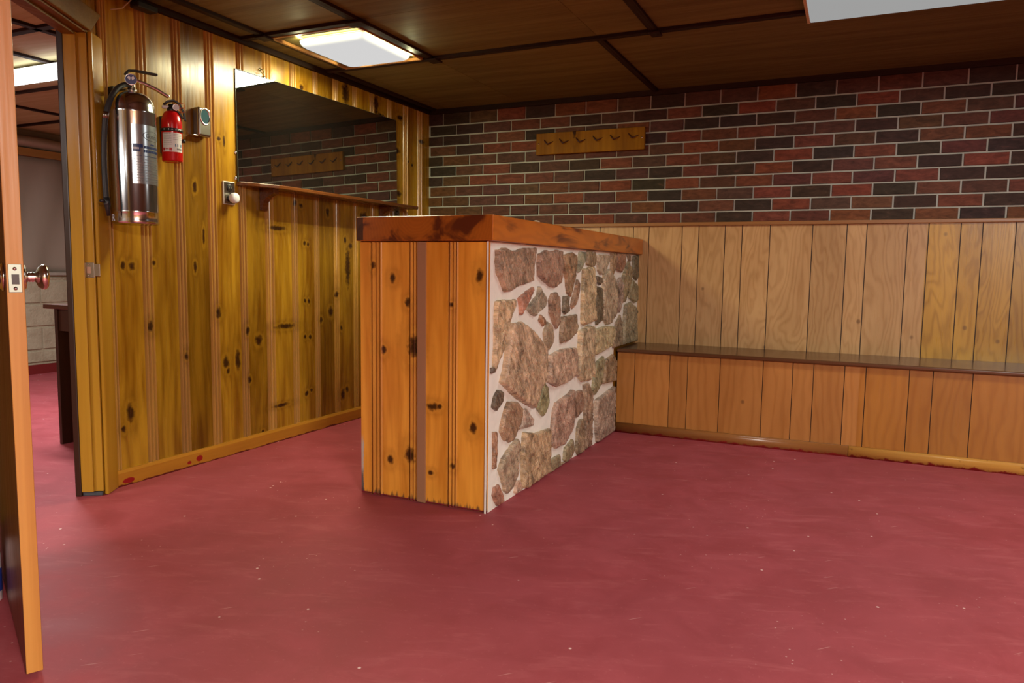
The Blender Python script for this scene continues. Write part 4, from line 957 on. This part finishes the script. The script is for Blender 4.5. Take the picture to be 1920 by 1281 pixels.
b = MB(); wrap_rect(b, .45, 1.0, RZ+.048, RZ+.056, rc, RR+.0009); b.build('black_print', M_greyink, lb, recalc=False)

# ------------------------------------------------------------------ coat rack on the brick
rk = thing('coat_rack', 'pine coat rack board with V shaped hooks on the brick wall', 'coat rack', (.848, -.006, 1.782))
b = MB(); b.box((.848, -.030, 1.713), (1.583, -.0045, 1.852), 0, .9); b.build('board', M_rack, rk, bevel=.003)
def wall2(px, py, y):
    v = F_ + R2*((px-960)/FPX) - U2*((py-640.5)/FPX); return CAMP + v*((y-CY)/v.y)
M_hook = flat('dark_red_hook', (.055,.012,.008), .4)
for (u, v) in ((1027,271),(1056,269),(1087,267),(1119,264),(1151.5,262),(1186,259)):
    p = wall2(u, v, -.034); b = MB()
    b.tube([p+V3(-.028,.006,.032), p+V3(-.014,-.004,.014), p+V3(0,-.010,.0), p+V3(.016,-.006,.008), p+V3(.036,.004,.018)], [.0035,.0048,.0048,.0035,.002], 8); b.build('hook', M_hook, rk)
for x in (.866, 1.566):
    b = MB(); b.lathe([(0,0),(.006,0),(.006,.002),(0,.003)], (x,-.030,1.785), (0,-1,0), 12); b.build('screw', M_brass, rk)

# ------------------------------------------------------------------ open door
HG = dw(.10+DOOR_W-.004, .020, 0); LT = Vector((1.150, -3.645, 0)); DD = (LT-HG).normalized(); DP = Vector((-DD.y, DD.x, 0)); DW_ = (LT-HG).length
def dr(u, w, z): return HG + DD*u + DP*w + Vector((0,0,z))
door = bpy.data.objects.new('door_1', None); door.location = HG; C.objects.link(door); struct(door); door.empty_display_size = .05
def drbox(b, u0, u1, w0, w1, z0, z1, mat=0): b.prism([dr(u0,w0,z0),dr(u1,w0,z0),dr(u1,w1,z0),dr(u0,w1,z0)], (0,0,z1-z0), mat)
b = MB(); drbox(b, 0, DW_-.004, 0, .0335, .012, HEAD-.004); b.build('leaf', M_door_face, door, bevel=.001)
b = MB(); drbox(b, DW_-.004, DW_, .0005, .033, .012, HEAD-.004); b.build('latch_edge', M_door_edge, door, bevel=.001)
b = MB(); drbox(b, DW_-.001, DW_+.0018, .004, .029, .885, .947); lp = b.build('latch_plate', M_nickel, door, bevel=.001)
b = MB(); drbox(b, DW_+.0015, DW_+.0035, .010, .024, .903, .925); b.build('latch_bolt', flat('dark_bolt', (.06,.055,.05), .4, .6), lp)
for zz in (.937, .894):
    b = MB(); b.lathe([(0,0),(.004,0),(.004,.001),(0,.002)], dr(DW_+.0018,.0165,zz), DD, 12); b.build('screw', M_chrome, lp)
def knob(side):
    w0 = .0335 if side > 0 else 0; ax = DP*side
    b = MB(); b.lathe([(0,.004),(.027,.004),(.031,.0),(.031,.003),(.026,.008),(.012,.010),(.010,.013),(.012,.015),(.010,.018),(.012,.021),(.010,.024),(.012,.027),(.022,.031),(.028,.039),(.0285,.046),(.023,.051),(.009,.0535),(0,.054)], dr(DW_-.060, w0, .918), ax, 36)
    return b.build('door_knob', M_brass, door)
knob(1); knob(-1)
for zz in (.2, 1.6):
    b = MB(); b.tube([dr(-.004,-.004,zz-.045), dr(-.004,-.004,zz+.045)], .006, 10); b.build('hinge', M_brass, door)

# small container standing behind the open door, only its edge shows
cpos = dw(.90, 0, 0) + Vector((.23, .0, 0))
jp = CAMP + (F_ + R2*((0-960)/FPX) - U2*((1118-640.5)/FPX))*1.0
v = F_ + R2*((-24-960)/FPX) - U2*((1128-640.5)/FPX); jp = CAMP + v*(-CZ/v.z)
t = thing('bottle', 'bottle with dark cap and blue label on the floor behind the open door', 'bottle', (jp.x, jp.y, 0))
b = MB(); b.lathe([(0,0),(.034,0),(.037,.004),(.037,.13),(.034,.15),(.016,.175),(.016,.19),(0,.19)], (jp.x,jp.y,0), (0,0,1), 28); b.build('body', flat('pale_plastic', (.62,.50,.50), .3), t)
b = MB(); b.lathe([(.0375,0),(.0378,.001),(.0378,.064),(.0375,.065)], (jp.x,jp.y,.03), (0,0,1), 28); b.build('label', M_bluepl, t)
b = MB(); b.lathe([(.018,0),(.020,.003),(.020,.05),(.017,.056),(0,.056)], (jp.x,jp.y,.176), (0,0,1), 24); b.build('cap', M_black, t)

# ------------------------------------------------------------------ far room table
t = thing('side_table', 'dark brown wooden table standing in the far room behind the door frame', 'table', (-.70, -1.95, 0))
b = MB(); b.box((-1.01, -2.18, .715), (-.30, -1.60, .738)); b.build('table_top', simple_wood('table_brown', (.10,.03,.012), (.05,.014,.006), 'X', .3, 30), t, bevel=.003)
for x in (-.945, -.345):
    b = MB(); b.box((x, -2.165, 0), (x+.022, -1.62, .715)); b.build('side_panel', M_tpanel, t, bevel=.002)
b = MB(); b.box((-.923, -2.155, .60), (-.345, -2.135, .715)); b.build('apron', M_tpanel, t)

# ------------------------------------------------------------------ camera, world, view
cam = bpy.data.cameras.new('camera'); cam.sensor_width = 36; cam.sensor_fit = 'HORIZONTAL'; cam.lens = FPX/1920*36; cam.clip_start = .02
co = bpy.data.objects.new('camera', cam); C.objects.link(co)
Mx = Matrix((R2, U2, -F_)).transposed().to_4x4(); Mx.translation = CAMP; co.matrix_world = Mx
sc = bpy.context.scene; sc.camera = co
w = bpy.data.worlds.new('World'); sc.world = w; w.use_nodes = True
w.node_tree.nodes['Background'].inputs[0].default_value = (.9, .93, 1.0, 1); w.node_tree.nodes['Background'].inputs[1].default_value = .05
sc.view_settings.view_transform = 'Standard'; sc.view_settings.look = 'None'; sc.view_settings.gamma = 1; sc.view_settings.use_curve_mapping = False
sc.view_settings.exposure = 0.38
